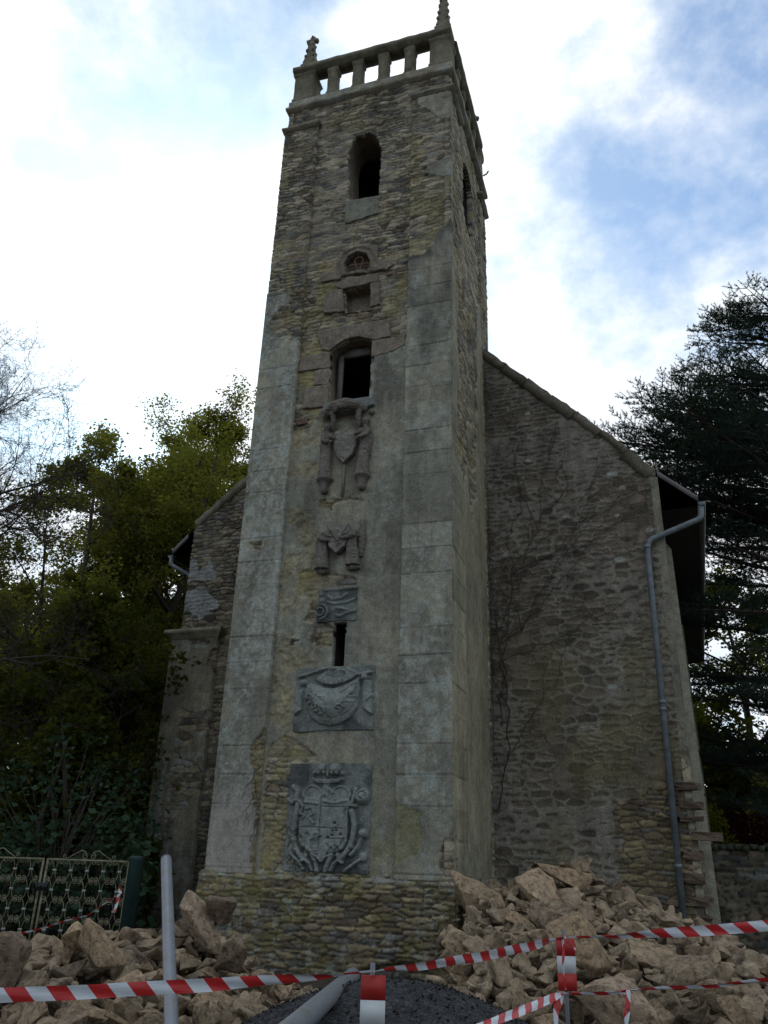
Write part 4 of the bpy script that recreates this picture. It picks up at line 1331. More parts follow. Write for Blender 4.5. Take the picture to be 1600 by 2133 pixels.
def f_gable(u, z):
    # stones sunk in thick lime mortar that stands proud round them
    d, r1, r2 = rubble(u, z, 101, 0.100, 0.30, 1.6)
    dB, rB1, rB2 = rubble(u, z, 301, 0.17, 0.34, 1.8)
    bigz = fbm(u * 0.8 + 3, z * 0.9, 302, 3) > 0.53
    d = np.where(bigz, dB * 0.8, d); r1 = np.where(bigz, rB1, r1); r2 = np.where(bigz, rB2, r2)
    cov = 0.024 + 0.060 * (fbm(u * 1.0, z * 1.3, 107, 3) - 0.5) * 2 + 0.034 * (r2 - 0.5)
    st = sstep(cov - 0.006, cov + 0.006, d + 0.012 * (fbm(u * 16, z * 20, 108, 2) - 0.5))
    h = -0.019 * st * (0.5 + r1) + 0.014 * (fbm(u * 7, z * 13, 109, 4) - 0.5) + 0.03 * (fbm(u * 1.1, z * 0.9, 118, 2) - 0.5)
    crk = sstep(0.004, 0.0, np.abs(fbm(u * 3.0, z * 7.5, 119, 3) - 0.5) - 0.004) * 0.9
    h = h - 0.012 * crk
    mort = np.array([0.205, 0.192, 0.158]) * (0.75 + 0.5 * fbm(u * 8, z * 11, 120, 4))[..., None]
    stn = np.array([0.135, 0.112, 0.085]) * (0.45 + 1.1 * r1)[..., None]
    c = mixc(mort, stn, st * 0.9)
    c = mixc(c, np.broadcast_to(C_DK, c.shape), crk * 0.6)
    # thick lime mortar smeared over the joints, worse lower down on the left
    y = sstep(0.46, 0.66, fbm(u * 0.9, z * 0.6, 105, 4)) * sstep(7.8, 5.0, z) * sstep(-0.2, 1.6, u)
    c = mixc(c, np.broadcast_to(np.array([0.15, 0.135, 0.065]), c.shape), y * 0.5)
    c = soot(u, z, c, 106, 0.42 * sstep(7.0, 10.5, z))
    # pale lichen rosettes
    ci = np.floor(u / 0.55); cj = np.floor(z / 0.42)
    for di in (-1, 0, 1):
        for dj in (-1, 0, 1):
            a, b_ = ci + di, cj + dj
            px_ = (a + hsh(a, b_, 110)) * 0.55; pz_ = (b_ + hsh(a, b_, 111)) * 0.42
            r = 0.03 + 0.09 * hsh(a, b_, 112) ** 2
            on = (hsh(a, b_, 113) > 0.74) & (z > 4.6 + 3 * hsh(a, b_, 114))
            dd = np.hypot(u - px_, (z - pz_) * 1.5) + 0.04 * (fbm(u * 14, z * 14, 115, 2) - 0.5)
            c = mixc(c, np.broadcast_to(np.array([0.36, 0.38, 0.35]), c.shape), 0.8 * on * sstep(r, r * 0.8, dd))
    # stones near the foot are missing their mortar
    low = inpoly([(2.1, 0), (2.2, 2.6), (3.6, 3.2), (3.6, 0)], u, z, 0.15, 116, 3)
    h2, c2 = rub(u, z, 117, 0.095, 0.30, 0.034, 0.15, C_ST * np.array([0.72, 0.66, 0.53]))
    h = np.where(low, h2 - 0.01, h); c = np.where(low[..., None], c2, c)
    br = inpoly([(2.55, 1.0), (2.75, 3.4), (2.95, 3.3), (2.9, 1.0)], u, z, 0.08, 118, 4)
    c = mixc(c, np.broadcast_to(np.array([0.13, 0.105, 0.07]), c.shape), br * 0.4)
    return h, c


def f_gable_l(u, z):
    h, c = rub(u, z, 121, 0.10, 0.26, 0.040, 0.5, C_ST * np.array([0.80, 0.78, 0.74]))
    c = soot(u, z, c, 122, 0.5)
    w = inpoly([(-7.7, 8.15), (-7.4, 8.25), (-7.2, 7.9), (-6.9, 8.15), (-6.7, 7.8), (-6.75, 7.6), (-7.0, 7.4), (-6.6, 7.1), (-6.55, 6.85), (-7.0, 6.75), (-7.35, 6.95), (-7.7, 6.6)], u, z, 0.14, 123, 3)
    w &= ~inpoly([(-7.7, 7.7), (-6.4, 7.55), (-6.4, 7.35), (-7.7, 7.45)], u, z, 0.08, 124, 4)
    c = mixc(c, np.broadcast_to(np.array([0.27, 0.28, 0.27]), c.shape) * (0.85 + 0.3 * fbm(u * 9, z * 9, 125, 3))[..., None], w * 0.9)
    return h - 0.5 * h * w, c


def f_pier(u, z):
    hA, cA = rub(u, z, 131, 0.15, 0.42, 0.035, 0.4, C_ST * np.array([0.82, 0.76, 0.70]))
    hB, cB = plast(u, z, 132, (0.55, 0.62), -6.9)
    cB = cB * np.array([0.80, 0.76, 0.72])
    m = sstep(0.46, 0.52, fbm(u * 1.1, z * 1.4, 133, 3)) > 0.5
    m |= u < -7.15
    h, c = blend(m, (hB + 0.02, cB), (hA, cA))
    c = soot(u, z, c, 134, 0.35)
    c = lichen(u, z, c, 135, 0.52, 0.6, 0.5)
    return h, c


patch("gable_wall", chapel, M_STONE, CO, CT, Z, CN, -0.3, 3.53, -0.1, 13.0, 0.02, f_gable, gab_keep(R_SL), 0.2)
patch("gable_wall", chapel, M_STONE, CO, CT, Z, CN, -7.46, -3.7, -0.1, 12.6, 0.02, f_gable_l, gab_keep(L_SL), 0.2)
patch("pier", chapel, M_STONE, CO + CN * 0.10, CT, Z, CN, -7.60, -6.36, -0.1, 6.22, 0.02, f_pier, None, 0.3)
CHL = 14.0


def cmould(name, s0, s1, z, prof, mat, parent, seed):
    b = MB(); n = 12; rs = np.random.RandomState(seed); v = []; m = len(prof)
    for i in range(n + 1):
        t = i / n
        for (o, dz) in prof:
            ss = s0 - o if i == 0 else (s1 + o if i == n else s0 + (s1 - s0) * t)
            v.append(cp(ss, -0.10 - o + (rs.rand() - .5) * .008, z + dz + (rs.rand() - .5) * .01))
    q = [[i * m + k, (i + 1) * m + k, (i + 1) * m + k + 1, i * m + k + 1] for i in range(n) for k in range(m - 1)]
    for e, ss in ((0, s0), (n, s1)):   # returns at both ends
        k0 = len(v)
        for (o, dz) in prof: v.append(cp(ss + (-o if e == 0 else o), 0.05, z + dz))
        for k in range(m - 1): q.append([e * m + k, e * m + k + 1, k0 + k + 1, k0 + k])
    b.add(v, q=q, col=C_ST * 0.95)
    return b.build(name, mat, parent)


cmould("pier_cap", -7.60, -6.36, 6.22, [(-0.10, -0.10), (0.03, -0.06), (0.06, 0.0), (0.12, 0.06), (0.15, 0.08), (0.15, 0.16), (0.08, 0.18), (-0.12, 0.24)], M_STONE, chapel, 3)


def coping(pts, name, seed, inner):
    """dressed coping stones laid up the slope"""
    k = 0
    for (a, b_) in zip(pts[:-1], pts[1:]):
        L_ = math.hypot(b_[0] - a[0], b_[1] - a[1]); n = max(1, int(L_ / 0.72))
        for i in range(n):
            t0, t1 = i / n, (i + 1) / n
            p0 = (a[0] + (b_[0] - a[0]) * t0, a[1] + (b_[1] - a[1]) * t0); p1 = (a[0] + (b_[0] - a[0]) * t1, a[1] + (b_[1] - a[1]) * t1)
            dx, dz = (p1[0] - p0[0]) / L_ * n, (p1[1] - p0[1]) / L_ * n
            nx_, nz_ = (-dz, dx) if dx > 0 else (dz, -dx)
            if nz_ < 0: nx_, nz_ = -nx_, -nz_
            rs = np.random.RandomState(seed * 50 + k); k += 1
            w = 0.10 + 0.16 * rs.rand(); up = 0.008 + 0.02 * rs.rand(); v = []; m = 5
            for j in range(m + 1):
                t = j / m
                x_, z_ = p0[0] + (p1[0] - p0[0]) * t, p0[1] + (p1[1] - p0[1]) * t
                jj = (rs.rand(4, 3) - .5) * 0.035
                for q_, (o, dd) in enumerate(((-w, -0.028), (up, -0.028), (up, 0.60), (-w, 0.60))):
                    v.append(cp(x_ + nx_ * o + jj[q_, 0], dd + jj[q_, 1], z_ + nz_ * o + jj[q_, 2]))
            q = [[j * 4 + e, j * 4 + (e + 1) % 4, (j + 1) * 4 + (e + 1) % 4, (j + 1) * 4 + e] for j in range(m) for e in range(4)] + [[0, 1, 2, 3], [m * 4, m * 4 + 3, m * 4 + 2, m * 4 + 1]]
            b = MB(); b.add(v, q=q, col=np.array([0.135, 0.12, 0.092]) * (0.75 + 0.4 * rs.rand())); b.build(name, M_STONE, chapel)


coping([(0.02, 12.76), (2.04, 10.70), (3.53, 9.07)], "coping_stone", 1, True)
coping([(-7.46, 9.20), (-6.06, 10.32), (-4.05, 12.28)], "coping_stone", 2, True)
# back of the gable parapet and long walls
b = MB()
b.add(cps([(-0.3, .55, 0), (3.5, .55, 0), (3.5, .55, 9.0), (-0.3, .55, 12.9)]) + cps([(-7.4, .55, 0), (-3.7, .55, 0), (-3.7, .55, 12.4), (-7.4, .55, 9.1)]), q=[[0, 1, 2, 3], [4, 5, 6, 7]], col=C_ST)
b.add(cps([(-7.45, 0.0, -0.1), (-7.45, CHL, -0.1), (-7.45, CHL, 8.9), (-7.45, 0.0, 9.1)]), q=[[0, 1, 2, 3]], col=C_ST)
b.add(cps([(-7.45, CHL, -.1), (3.53, CHL, -.1), (3.53, CHL, 8.9), (-1.96, CHL, 14.3), (-7.45, CHL, 8.9)]), q=None, t=[[0, 1, 2], [0, 2, 4], [4, 2, 3]], col=C_ST)
b.build("back_masonry", M_STONE, chapel)


def f_long(u, z):
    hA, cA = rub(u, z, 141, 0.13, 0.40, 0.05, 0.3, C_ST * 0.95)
    hB, cB = plast(u, z, 142)
    m = ~inpoly([(-1, 3.6), (0.35, 3.4), (0.9, 3.0), (1.1, 2.0), (0.7, 0), (-1, 0)], u, z, 0.12, 143, 4)
    return blend(m, (hB + 0.03, cB * 0.72), (hA, cA))


patch("side_wall", chapel, M_STONE, CO + CT * 3.53, CD, Z, CT, 0.0, CHL, -0.1, 8.9, 0.05, f_long, None, 0.12)
for d0, s1_, zt_ in ((0.9, 3.66, 7.9), (6.6, 3.70, 7.8)):
    v = cps([(3.5, d0, -.1), (s1_ + .10, d0, -.1), (s1_ + .10, d0 + .6, -.1), (3.5, d0 + .6, -.1), (3.5, d0, zt_), (s1_, d0, zt_ - .25), (s1_, d0 + .6, zt_ - .25), (3.5, d0 + .6, zt_)])
    b = MB(); b.add(v, q=[[0, 1, 5, 4], [1, 2, 6, 5], [2, 3, 7, 6], [4, 5, 6, 7]], col=C_PLAST * 0.85)
    b.build("buttress", M_STONE, chapel)
# broken quoins sticking out of the corner
rs = np.random.RandomState(9)
for i, (s_, z_, w_, h_) in enumerate(((3.62, 2.92, .40, .12), (3.66, 2.60, .34, .12), (3.60, 2.38, .40, .08), (3.74, 2.10, .50, .13), (3.58, 1.80, .34, .14), (3.56, 1.45, .36, .16), (3.60, 1.1, .40, .12), (3.58, .8, .34, .14), (3.62, .5, .5, .2), (3.6, .2, .5, .2))):
    bm = bmesh.new(); bmesh.ops.create_cube(bm, size=1)
    bmesh.ops.subdivide_edges(bm, edges=bm.edges, cuts=2, use_grid_fill=True)
    for v in bm.verts:
        n_ = fbm(np.array(v.co.x * 3 + i * 5), np.array(v.co.y * 3 + v.co.z * 4), 7, 2) - 0.5
        v.co *= 1 + 0.35 * float(n_)
        v.co = Vector((v.co.x * w_, v.co.y * .45, v.co.z * h_))
    me = bpy.data.meshes.new("broken_quoin"); bm.to_mesh(me); bm.free()
    a = me.color_attributes.new("Col", 'FLOAT_COLOR', 'POINT')
    a.data.foreach_set("color", np.tile(np.array([0.115, 0.085, 0.062, 1], dtype=np.float32) * (0.8 + .4 * rs.rand()), len(me.vertices)))
    o = link("broken_quoin", me, M_STONE, chapel); o.location = cp(s_ - 0.16 + (0.10 if i == 3 else 0), 0.16, z_); o.rotation_euler = (rs.rand() * .1, rs.rand() * .1 - .05, TH + (rs.rand() - .5) * .5)

# roof: two slate slopes with dark soffits and verge boards
roof = MB(); RS, RZ = -1.96, 14.15
ER, ZR = 4.27, 8.28
EL, ZL = -8.02, 8.42
for (e, z_, e2) in ((ER, ZR, 4.10), (EL, ZL, EL)):
    for k in range(40):   # slate courses as small steps
        t0, t1 = k / 40, (k + 1.15) / 40
        a0 = (e + (RS - e) * t0, e2 + (RS - e2) * t0, z_ + (RZ - z_) * t0); a1 = (e + (RS - e) * t1, e2 + (RS - e2) * t1, z_ + (RZ - z_) * t1)
        dz0, dz1 = (0.10, 0.075)
        din = 0.02 if (k < 4) else 0.56
        roof.add(cps([(a0[0], din, a0[2] + dz0), (a0[1], CHL, a0[2] + dz0), (a1[1], CHL, a1[2] + dz1), (a1[0], din, a1[2] + dz1), (a0[0], din, a0[2] + dz0 - .02), (a0[1], CHL, a0[2] + dz0 - .02)]), q=[[0, 1, 2, 3], [4, 5, 1, 0]])
    tt = 0.20
    a1 = (e + (RS - e) * tt, e2 + (RS - e2) * tt, z_ + (RZ - z_) * tt)
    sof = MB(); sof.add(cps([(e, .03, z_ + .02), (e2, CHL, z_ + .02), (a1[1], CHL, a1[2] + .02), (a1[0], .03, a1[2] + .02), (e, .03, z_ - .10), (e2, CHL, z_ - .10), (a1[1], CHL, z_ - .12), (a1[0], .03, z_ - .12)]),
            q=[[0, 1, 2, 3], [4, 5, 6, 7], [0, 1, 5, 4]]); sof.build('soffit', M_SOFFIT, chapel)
    b = MB(); sg = 1 if e > 0 else -1
    n_ = 5; v = []
    for i in range(n_ + 1):
        t = i / n_; sx = e + (3.56 - e if e > 0 else -7.62 - e) * t; zz = z_ + (RZ - z_) * (e - sx) / (e - RS)
        for dd, o in ((-0.01, .10), (-0.01, -.02), (.03, -.02), (.03, .10)): v.append(cp(sx, dd, zz + o))
    b.add(v, q=[[i * 4 + k, i * 4 + (k + 1) % 4, (i + 1) * 4 + (k + 1) % 4, (i + 1) * 4 + k] for i in range(n_) for k in range(4)] + [[0, 1, 2, 3]])
    b.build("verge_board", M_VERGE, chapel)
roof.build("roof", M_SLATE, chapel)


def gutter(s0, s1_, z, name, flip):
    b = MB(); n = 2; k = 9; v = []; r = 0.075
    for d_, s_ in ((0.0, s0), (CHL, s1_)):
        for j in range(k): a = math.pi + math.pi * j / (k - 1); v.append(cp(s_ + r * math.cos(a), d_, z + r * math.sin(a)))
        for j in range(k): a = 2 * math.pi - math.pi * j / (k - 1); v.append(cp(s_ + (r - .012) * math.cos(a), d_, z + (r - .012) * math.sin(a)))
    m = 2 * k
    b.add(v, q=[[j, (j + 1) % m, m + (j + 1) % m, m + j] for j in range(m)])
    b.add([cp(s0 + r * math.cos(math.pi + math.pi * j / 8), 0.0, z + r * math.sin(math.pi + math.pi * j / 8)) for j in range(9)], t=[[0, j, j + 1] for j in range(1, 8)])
    return b.build(name, M_ZINC, chapel, smooth=True)


gutter(ER + .06, 4.17, ZR - .02, "gutter", 1); gutter(EL - .05, EL - .05, ZL - .04, "gutter", -1)


def bend(pts, n=5, rr=0.10):
    pts = [np.array(p) for p in pts]; out = [pts[0]]
    for a, b_, c_ in zip(pts[:-2], pts[1:-1], pts[2:]):
        l1 = min(rr, np.linalg.norm(b_ - a) * .45); l2 = min(rr, np.linalg.norm(c_ - b_) * .45)
        p0 = b_ + (a - b_) / np.linalg.norm(a - b_) * l1; p2 = b_ + (c_ - b_) / np.linalg.norm(c_ - b_) * l2
        for t in np.linspace(0, 1, n): out.append((1 - t) ** 2 * p0 + 2 * t * (1 - t) * b_ + t * t * p2)
    out.append(pts[-1]); return out


dp = bpy.data.objects.new("downpipe", None); COL.objects.link(dp); dp.parent = chapel
b = MB(); PIPE = [cp(4.30, .08, 8.22), cp(4.28, .04, 7.92), cp(3.27, -.13, 7.50), cp(3.22, -.13, 7.30), cp(3.17, -.13, 0.0)]
b.tube(bend(PIPE), 0.056, 12); b.build("pipe", M_ZINC, dp, smooth=True)
for z_ in (7.36, 4.35, 4.22, 1.62):
    s_ = 3.17 + .05 * z_ / 7.3; b = MB()
    b.tube([cp(s_, -.13, z_ - .035), cp(s_, -.13, z_ + .035)], 0.066, 12)
    b.box(cp(s_, -.05, z_), (0.03, 0.14, 0.03))
    b.build("bracket", M_ZINC, dp, smooth=False)
b = MB(); b.tube(bend([cp(-8.06, .05, 8.35), cp(-8.04, .03, 8.14), cp(-7.3, .12, 7.72)]), 0.052, 10); b.build("downpipe", M_ZINC, chapel, smooth=True)

# dry creeper stems over the gable
cr = MB(); rs = np.random.RandomState(4)
def vine(s, z, ds, dz, r, n, lvl):
    pts = []
    for i in range(n):
        pts.append(cp(s, -0.045 - 0.01 * rs.rand(), z)); s += ds + rs.randn() * .035; z += dz + rs.randn() * .05
        ds += rs.randn() * .012
        if lvl < 2 and rs.rand() < .16: vine(s, z, ds + rs.randn() * .08, dz * .7, r * .6, int(n * .5), lvl + 1)
        s = max(0.05, min(3.3, s))
        if z > 12.3 - s * 1.05: break
    if len(pts) > 2: cr.tube(pts, np.linspace(r, r * .4, len(pts)), 4)
for s0, z0_, ds, dz, r, n in ((0.12, 2.5, .004, .13, .013, 70), (0.20, 4.0, .01, .12, .011, 60), (0.1, 5.6, .05, .10, .006, 34), (1.5, 6.8, -.05, .09, .004, 30), (0.15, 9.0, .03, .09, .004, 26)):
    vine(s0, z0_, ds, dz, r, n, 0)
o = cr.build("creeper", M_VINE); tag(o, "bare dry creeper stems climbing the chapel gable beside the tower", "creeper")
cr = MB()
for s0, z0_, n in ((0.76, 2.7, 16), (0.80, 2.2, 14), (0.70, 2.5, 12), (0.84, 2.9, 12)):
    x_, z_ = s0, z0_; pts = []
    for i in range(n):
        pts.append((x_, -0.135 - .01 * rs.rand(), z_)); x_ += rs.randn() * .03 - 0.008; z_ -= .045
    cr.tube(pts, np.linspace(.008, .003, n), 4)
o = cr.build("creeper", M_VINE); tag(o, "wisp of dead creeper hanging on the chipped left pilaster of the tower", "creeper")
cr = MB()
for s0, z0_, n in ((-6.0, 5.6, 26), (-5.95, 6.4, 20), (-6.15, 7.2, 14)):
    s_, z_ = s0, z0_; pts = []
    for i in range(n):
        pts.append(cp(s_, -.05, z_)); s_ += rs.randn() * .03 + .008; z_ += .11
    cr.tube(pts, np.linspace(.011, .004, n), 4)
o = cr.build("creeper", M_VINE); tag(o, "thin creeper stem on the chapel wall left of the tower", "creeper")

# ------------------------------------------------------------------ ground
def heap_tab(tab):
    t = np.array(tab); return t[:, 0], t[:, 1], t[:, 2]


LT = heap_tab([(-0.75, 9.5, 0.30), (-0.6, 9.5, 0.38), (-0.43, 9.5, 0.34), (-0.401, 9.5, 0.42), (-0.386, 9.5, 0.55), (-0.334, 9.6, 0.60), (-0.278, 9.8, 0.70), (-0.236, 10, 0.72), (-0.195, 10.5, 0.76), (-0.164, 10.3, 0.64), (-0.142, 10, 0.50), (-0.119, 10, 0.34), (-0.066, 10, 0.20), (-0.039, 10, 0.08), (0.0, 10, 0.0)])
RT = heap_tab([(0.055, 11, 0.0), (0.075, 11, 0.14), (0.103, 12, 0.60), (0.114, 12.6, 1.20), (0.149, 13, 1.24), (0.177, 13.4, 1.34), (0.232, 13.6, 1.44), (0.264, 13.6, 1.28), (0.301, 13.4, 1.12), (0.337, 13, 0.92), (0.361, 12.4, 0.78), (0.387, 11.6, 0.76), (0.417, 11, 0.66), (0.437, 10.6, 0.58), (0.478, 10, 0.56), (0.6, 9.5, 0.5), (0.7, 9.5, 0.3), (0.8, 9.5, 0.0)])


def uv_of(x, y):
    dx, dy = x - CAM[0], y - CAM[1]
    return dx * RH[0] + dy * RH[1], dx * FH[0] + dy * FH[1]


def heap_h(x, y, T, front):
    u, v = uv_of(x, y)
    v = np.maximum(v, 0.5); tu = u / v
    vc = np.interp(tu, T[0], T[1]); zc = np.interp(tu, T[0], T[2], left=0, right=0)
    f = np.clip((v - front) / (vc - front), 0, 1) ** 0.85
    bk = sstep(vc + 2.6, vc + 0.5, v)
    return zc * f * bk


def mound_h(x, y):
    u, v = uv_of(x, y)
    r = np.hypot((u - 0.22) / 1.75, (v - 7.6) / 2.3)
    return 0.66 * np.clip(1 - r ** 1.7, 0, 1) + 0.02 * (fbm(x * 5, y * 5, 301, 3) - 0.5)


def terrain_h(x, y):
    return 0.05 * (fbm(x * 0.7, y * 0.7, 300, 3) - 0.5) + 0.9 * sstep(8, 26, y) * sstep(6, 14, x) - 0.02


g1 = np.concatenate([-np.geomspace(400, 14, 22), np.linspace(-13, 18, 130), np.geomspace(19, 400, 22)])
gx, gy = np.meshgrid(g1, g1 - 2, indexing='ij')
gz = terrain_h(gx, gy)
n_ = len(g1); idx = np.arange(n_ * n_).reshape(n_, n_)
F = np.stack([idx[:-1, :-1].ravel(), idx[1:, :-1].ravel(), idx[1:, 1:].ravel(), idx[:-1, 1:].ravel()], 1)
o = link("ground", mesh_np("ground", np.stack([gx.ravel(), gy.ravel(), gz.ravel()], 1), F), M_GROUND); tag(o, kind='structure')


def heap_mesh(name, fn, uv_rng, drop, mat, res=0.05, rough=0.0):
    (ua, ub), (va, vb) = uv_rng
    us = np.arange(ua, ub, res); vs = np.arange(va, vb, res)
    U_, V_ = np.meshgrid(us, vs, indexing='ij')
    x = CAM[0] + FH[0] * V_ + RH[0] * U_; y = CAM[1] + FH[1] * V_ + RH[1] * U_
    z = fn(x, y)
    k = z > 0.02
    z = z - drop + rough * (fbm(x * 9, y * 9, 77, 4) - 0.5)
    idx = np.arange(x.size).reshape(x.shape)
    kk = k[:-1, :-1] | k[1:, 1:]
    F = np.stack([idx[:-1, :-1][kk], idx[1:, :-1][kk], idx[1:, 1:][kk], idx[:-1, 1:][kk]], 1)
    used = np.unique(F); rem = np.zeros(x.size, int); rem[used] = np.arange(len(used))
    P = np.stack([x.ravel(), y.ravel(), z.ravel()], 1)[used]
    return link(name, mesh_np(name, P, rem[F]), mat)


o = heap_mesh("gravel_mound", mound_h, ((-2.2, 2.6), (4.5, 10.5)), 0.01, M_GRAVEL, 0.04, 0.03)
tag(o, kind='structure')
# loose chippings over the mound
rs = np.random.RandomState(12); b = MB()
cnt = 0
for i in range(9000):
    u_, v_ = rs.uniform(-2.2, 2.6), rs.uniform(5.0, 10.3)
    p = CAM + FH * v_ + RH * u_
    h_ = float(mound_h(p[0], p[1]))
    if h_ < 0.04: continue
    r = 0.008 + 0.018 * rs.rand() ** 3
    c_ = np.array([p[0], p[1], h_ - 0.005])
    q = c_ + (rs.rand(4, 3) - 0.4) * r * 2
    b.add(q, t=[[0, 1, 2], [0, 2, 3], [0, 3, 1], [1, 3, 2]])
o = b.build("gravel_chippings", M_GRAVEL); tag(o, "dark loose chippings covering the gravel mound", "gravel", kind='stuff')
o = heap_mesh("rubble_dirt", lambda x, y: heap_h(x, y, LT, 6.6), ((-8, 0.5), (6.2, 13.5)), 0.36, M_SOIL, 0.06, 0.2); tag(o, "brown earth and fine debris under the left rubble heap", "dirt", kind='stuff')
o = heap_mesh("rubble_dirt", lambda x, y: heap_h(x, y, RT, 7.0), ((0.2, 9.0), (6.2, 16.0)), 0.36, M_SOIL, 0.06, 0.2); tag(o, "brown earth and fine debris under the right rubble heap", "dirt", kind='stuff')

# ------------------------------------------------------------------ rubble stones
ROCKS = []


def make_rock(seed):
    rs = np.random.RandomState(seed)
    kind = rs.rand()
    ax = np.array([1.0, 0.60 + 0.32 * rs.rand(), 0.30 + 0.38 * rs.rand()])
    bm = bmesh.new()
    n = rs.randint(9, 15)
    for i in range(n):
        p = rs.randn(3); p /= np.abs(p).max() ** 0.75 * np.linalg.norm(p) ** 0.25
        bm.verts.new(Vector(p * ax * (0.85 + 0.3 * rs.rand())))
    r = bmesh.ops.convex_hull(bm, input=bm.verts)
    bmesh.ops.delete(bm, geom=list({g for g in r['geom_interior'] + r['geom_unused'] if isinstance(g, bmesh.types.BMVert)}), context='VERTS')
    bmesh.ops.dissolve_limit(bm, angle_limit=R(14), verts=bm.verts, edges=bm.edges)
    bmesh.ops.bevel(bm, geom=bm.edges[:], offset=0.05, segments=2, profile=0.6, affect='EDGES', clamp_overlap=True)
    bmesh.ops.triangulate(bm, faces=bm.faces)
    for it in range(5):
        le = [e for e in bm.edges if e.calc_length() > 0.16]
        if not le or len(bm.verts) > 1500: break
        bmesh.ops.subdivide_edges(bm, edges=le, cuts=1)
        bmesh.ops.triangulate(bm, faces=bm.faces)
    bmesh.ops.recalc_face_normals(bm, faces=bm.faces)
    bm.normal_update()
    co = np.array([v.co[:] for v in bm.verts]); no = np.array([v.normal[:] for v in bm.verts])
    d = 0.16 * (fbm(co[:, 0] * 1.5 + co[:, 2] * 1.2 + 7, co[:, 1] * 1.6 + 5 - co[:, 2], seed, 2) - 0.5) + 0.10 * (fbm(co[:, 0] * 4 + co[:, 2] * 3, co[:, 1] * 4 - co[:, 2] * 3, seed + 1, 3) - 0.5)
    co = co + no * d[:, None]
    F = np.array([[v.index for v in f.verts] for f in bm.faces])
    bm.free()
    ext = (co.max(0) - co.min(0)) / 2; co = (co - (co.max(0) + co.min(0)) / 2) / ext.max()
    return co, F


SH = [make_rock(500 + i) for i in range(18)]
SHM = []
for i, (co, F_) in enumerate(SH):
    me = mesh_np("rubble_stone", co, F_, smooth=True)
    me.materials.append(M_ROCK)
    SHM.append(me)
SEXT = [((co.max(0) - co.min(0)) / 2) for co, _ in SH]
try:
    for me in SHM:
        me.set_sharp_from_angle(angle=R(32))
except Exception:
    pass

hm_res = 0.05
HX0, HY0, HN = -3.5, -10.5, 300
hx, hy = np.meshgrid(HX0 + np.arange(HN) * hm_res, HY0 + np.arange(HN) * hm_res, indexing='ij')
hm_target = np.maximum(heap_h(hx, hy, LT, 6.6), heap_h(hx, hy, RT, 7.0))
hm = np.where(hm_target > 0.02, hm_target - 0.36, 0.0)
# nothing may stand inside the masonry
_in_t = (hx > -0.12) & (hx < 4.1) & (hy > -0.16)
_sl = (hx - CO[0]) * CT[0] + (hy - CO[1]) * CT[1]; _dl = (hx - CO[0]) * CD[0] + (hy - CO[1]) * CD[1]
_in_c = (_sl > -7.7) & (_sl < 3.75) & (_dl > -0.12)
hm_block = _in_t | _in_c


def rect_of(x, y, r):
    i0 = int((x - r - HX0) / hm_res); i1 = int((x + r - HX0) / hm_res) + 2
    j0 = int((y - r - HY0) / hm_res); j1 = int((y + r - HY0) / hm_res) + 2
    return max(i0, 0), min(i1, HN), max(j0, 0), min(j1, HN)


def add_rock(x, y, size, seed, rot=None, zc=None, mesh=None, sink=0.25, label=None):
    rs = np.random.RandomState(seed)
    k = mesh if mesh is not None else rs.randint(len(SH))
    e = rot if rot is not None else (rs.uniform(-.6, .6), rs.uniform(-.6, .6), rs.uniform(0, 6.28))
    M = np.array(Euler(e).to_matrix())
    sc = size * np.array([1, rs.uniform(.8, 1.1), rs.uniform(.8, 1.15)])
    co = (SH[k][0] * sc) @ M.T
    hz = (co[:, 2].max() - co[:, 2].min()) / 2; rx = np.abs(co[:, 0]).max(); ry = np.abs(co[:, 1]).max()
    i0, i1, j0, j1 = rect_of(x, y, max(rx, ry))
    if i1 <= i0 or j1 <= j0: return False
    sx, sy = hx[i0:i1, j0:j1], hy[i0:i1, j0:j1]
    q = ((sx - x) / rx) ** 2 + ((sy - y) / ry) ** 2
    inn = q < 0.8
    if not inn.any() or hm_block[i0:i1, j0:j1][q < 0.75].any(): return False
    base = np.percentile(hm[i0:i1, j0:j1][q < 0.5] if (q < 0.5).any() else hm[i0:i1, j0:j1][inn], 55)
    z = (base + hz * (1 - 2 * sink * rs.uniform(.7, 1.2))) if zc is None else zc
    top = z + hz * np.sqrt(np.clip(1 - q, 0, 1)) * 0.85
    hm[i0:i1, j0:j1] = np.where(q < 1, np.maximum(hm[i0:i1, j0:j1], top), hm[i0:i1, j0:j1])
    ROCKS.append(dict(x=x, y=y, z=z, k=k, e=e, sc=sc, r=size, hz=hz, label=label))
    return True


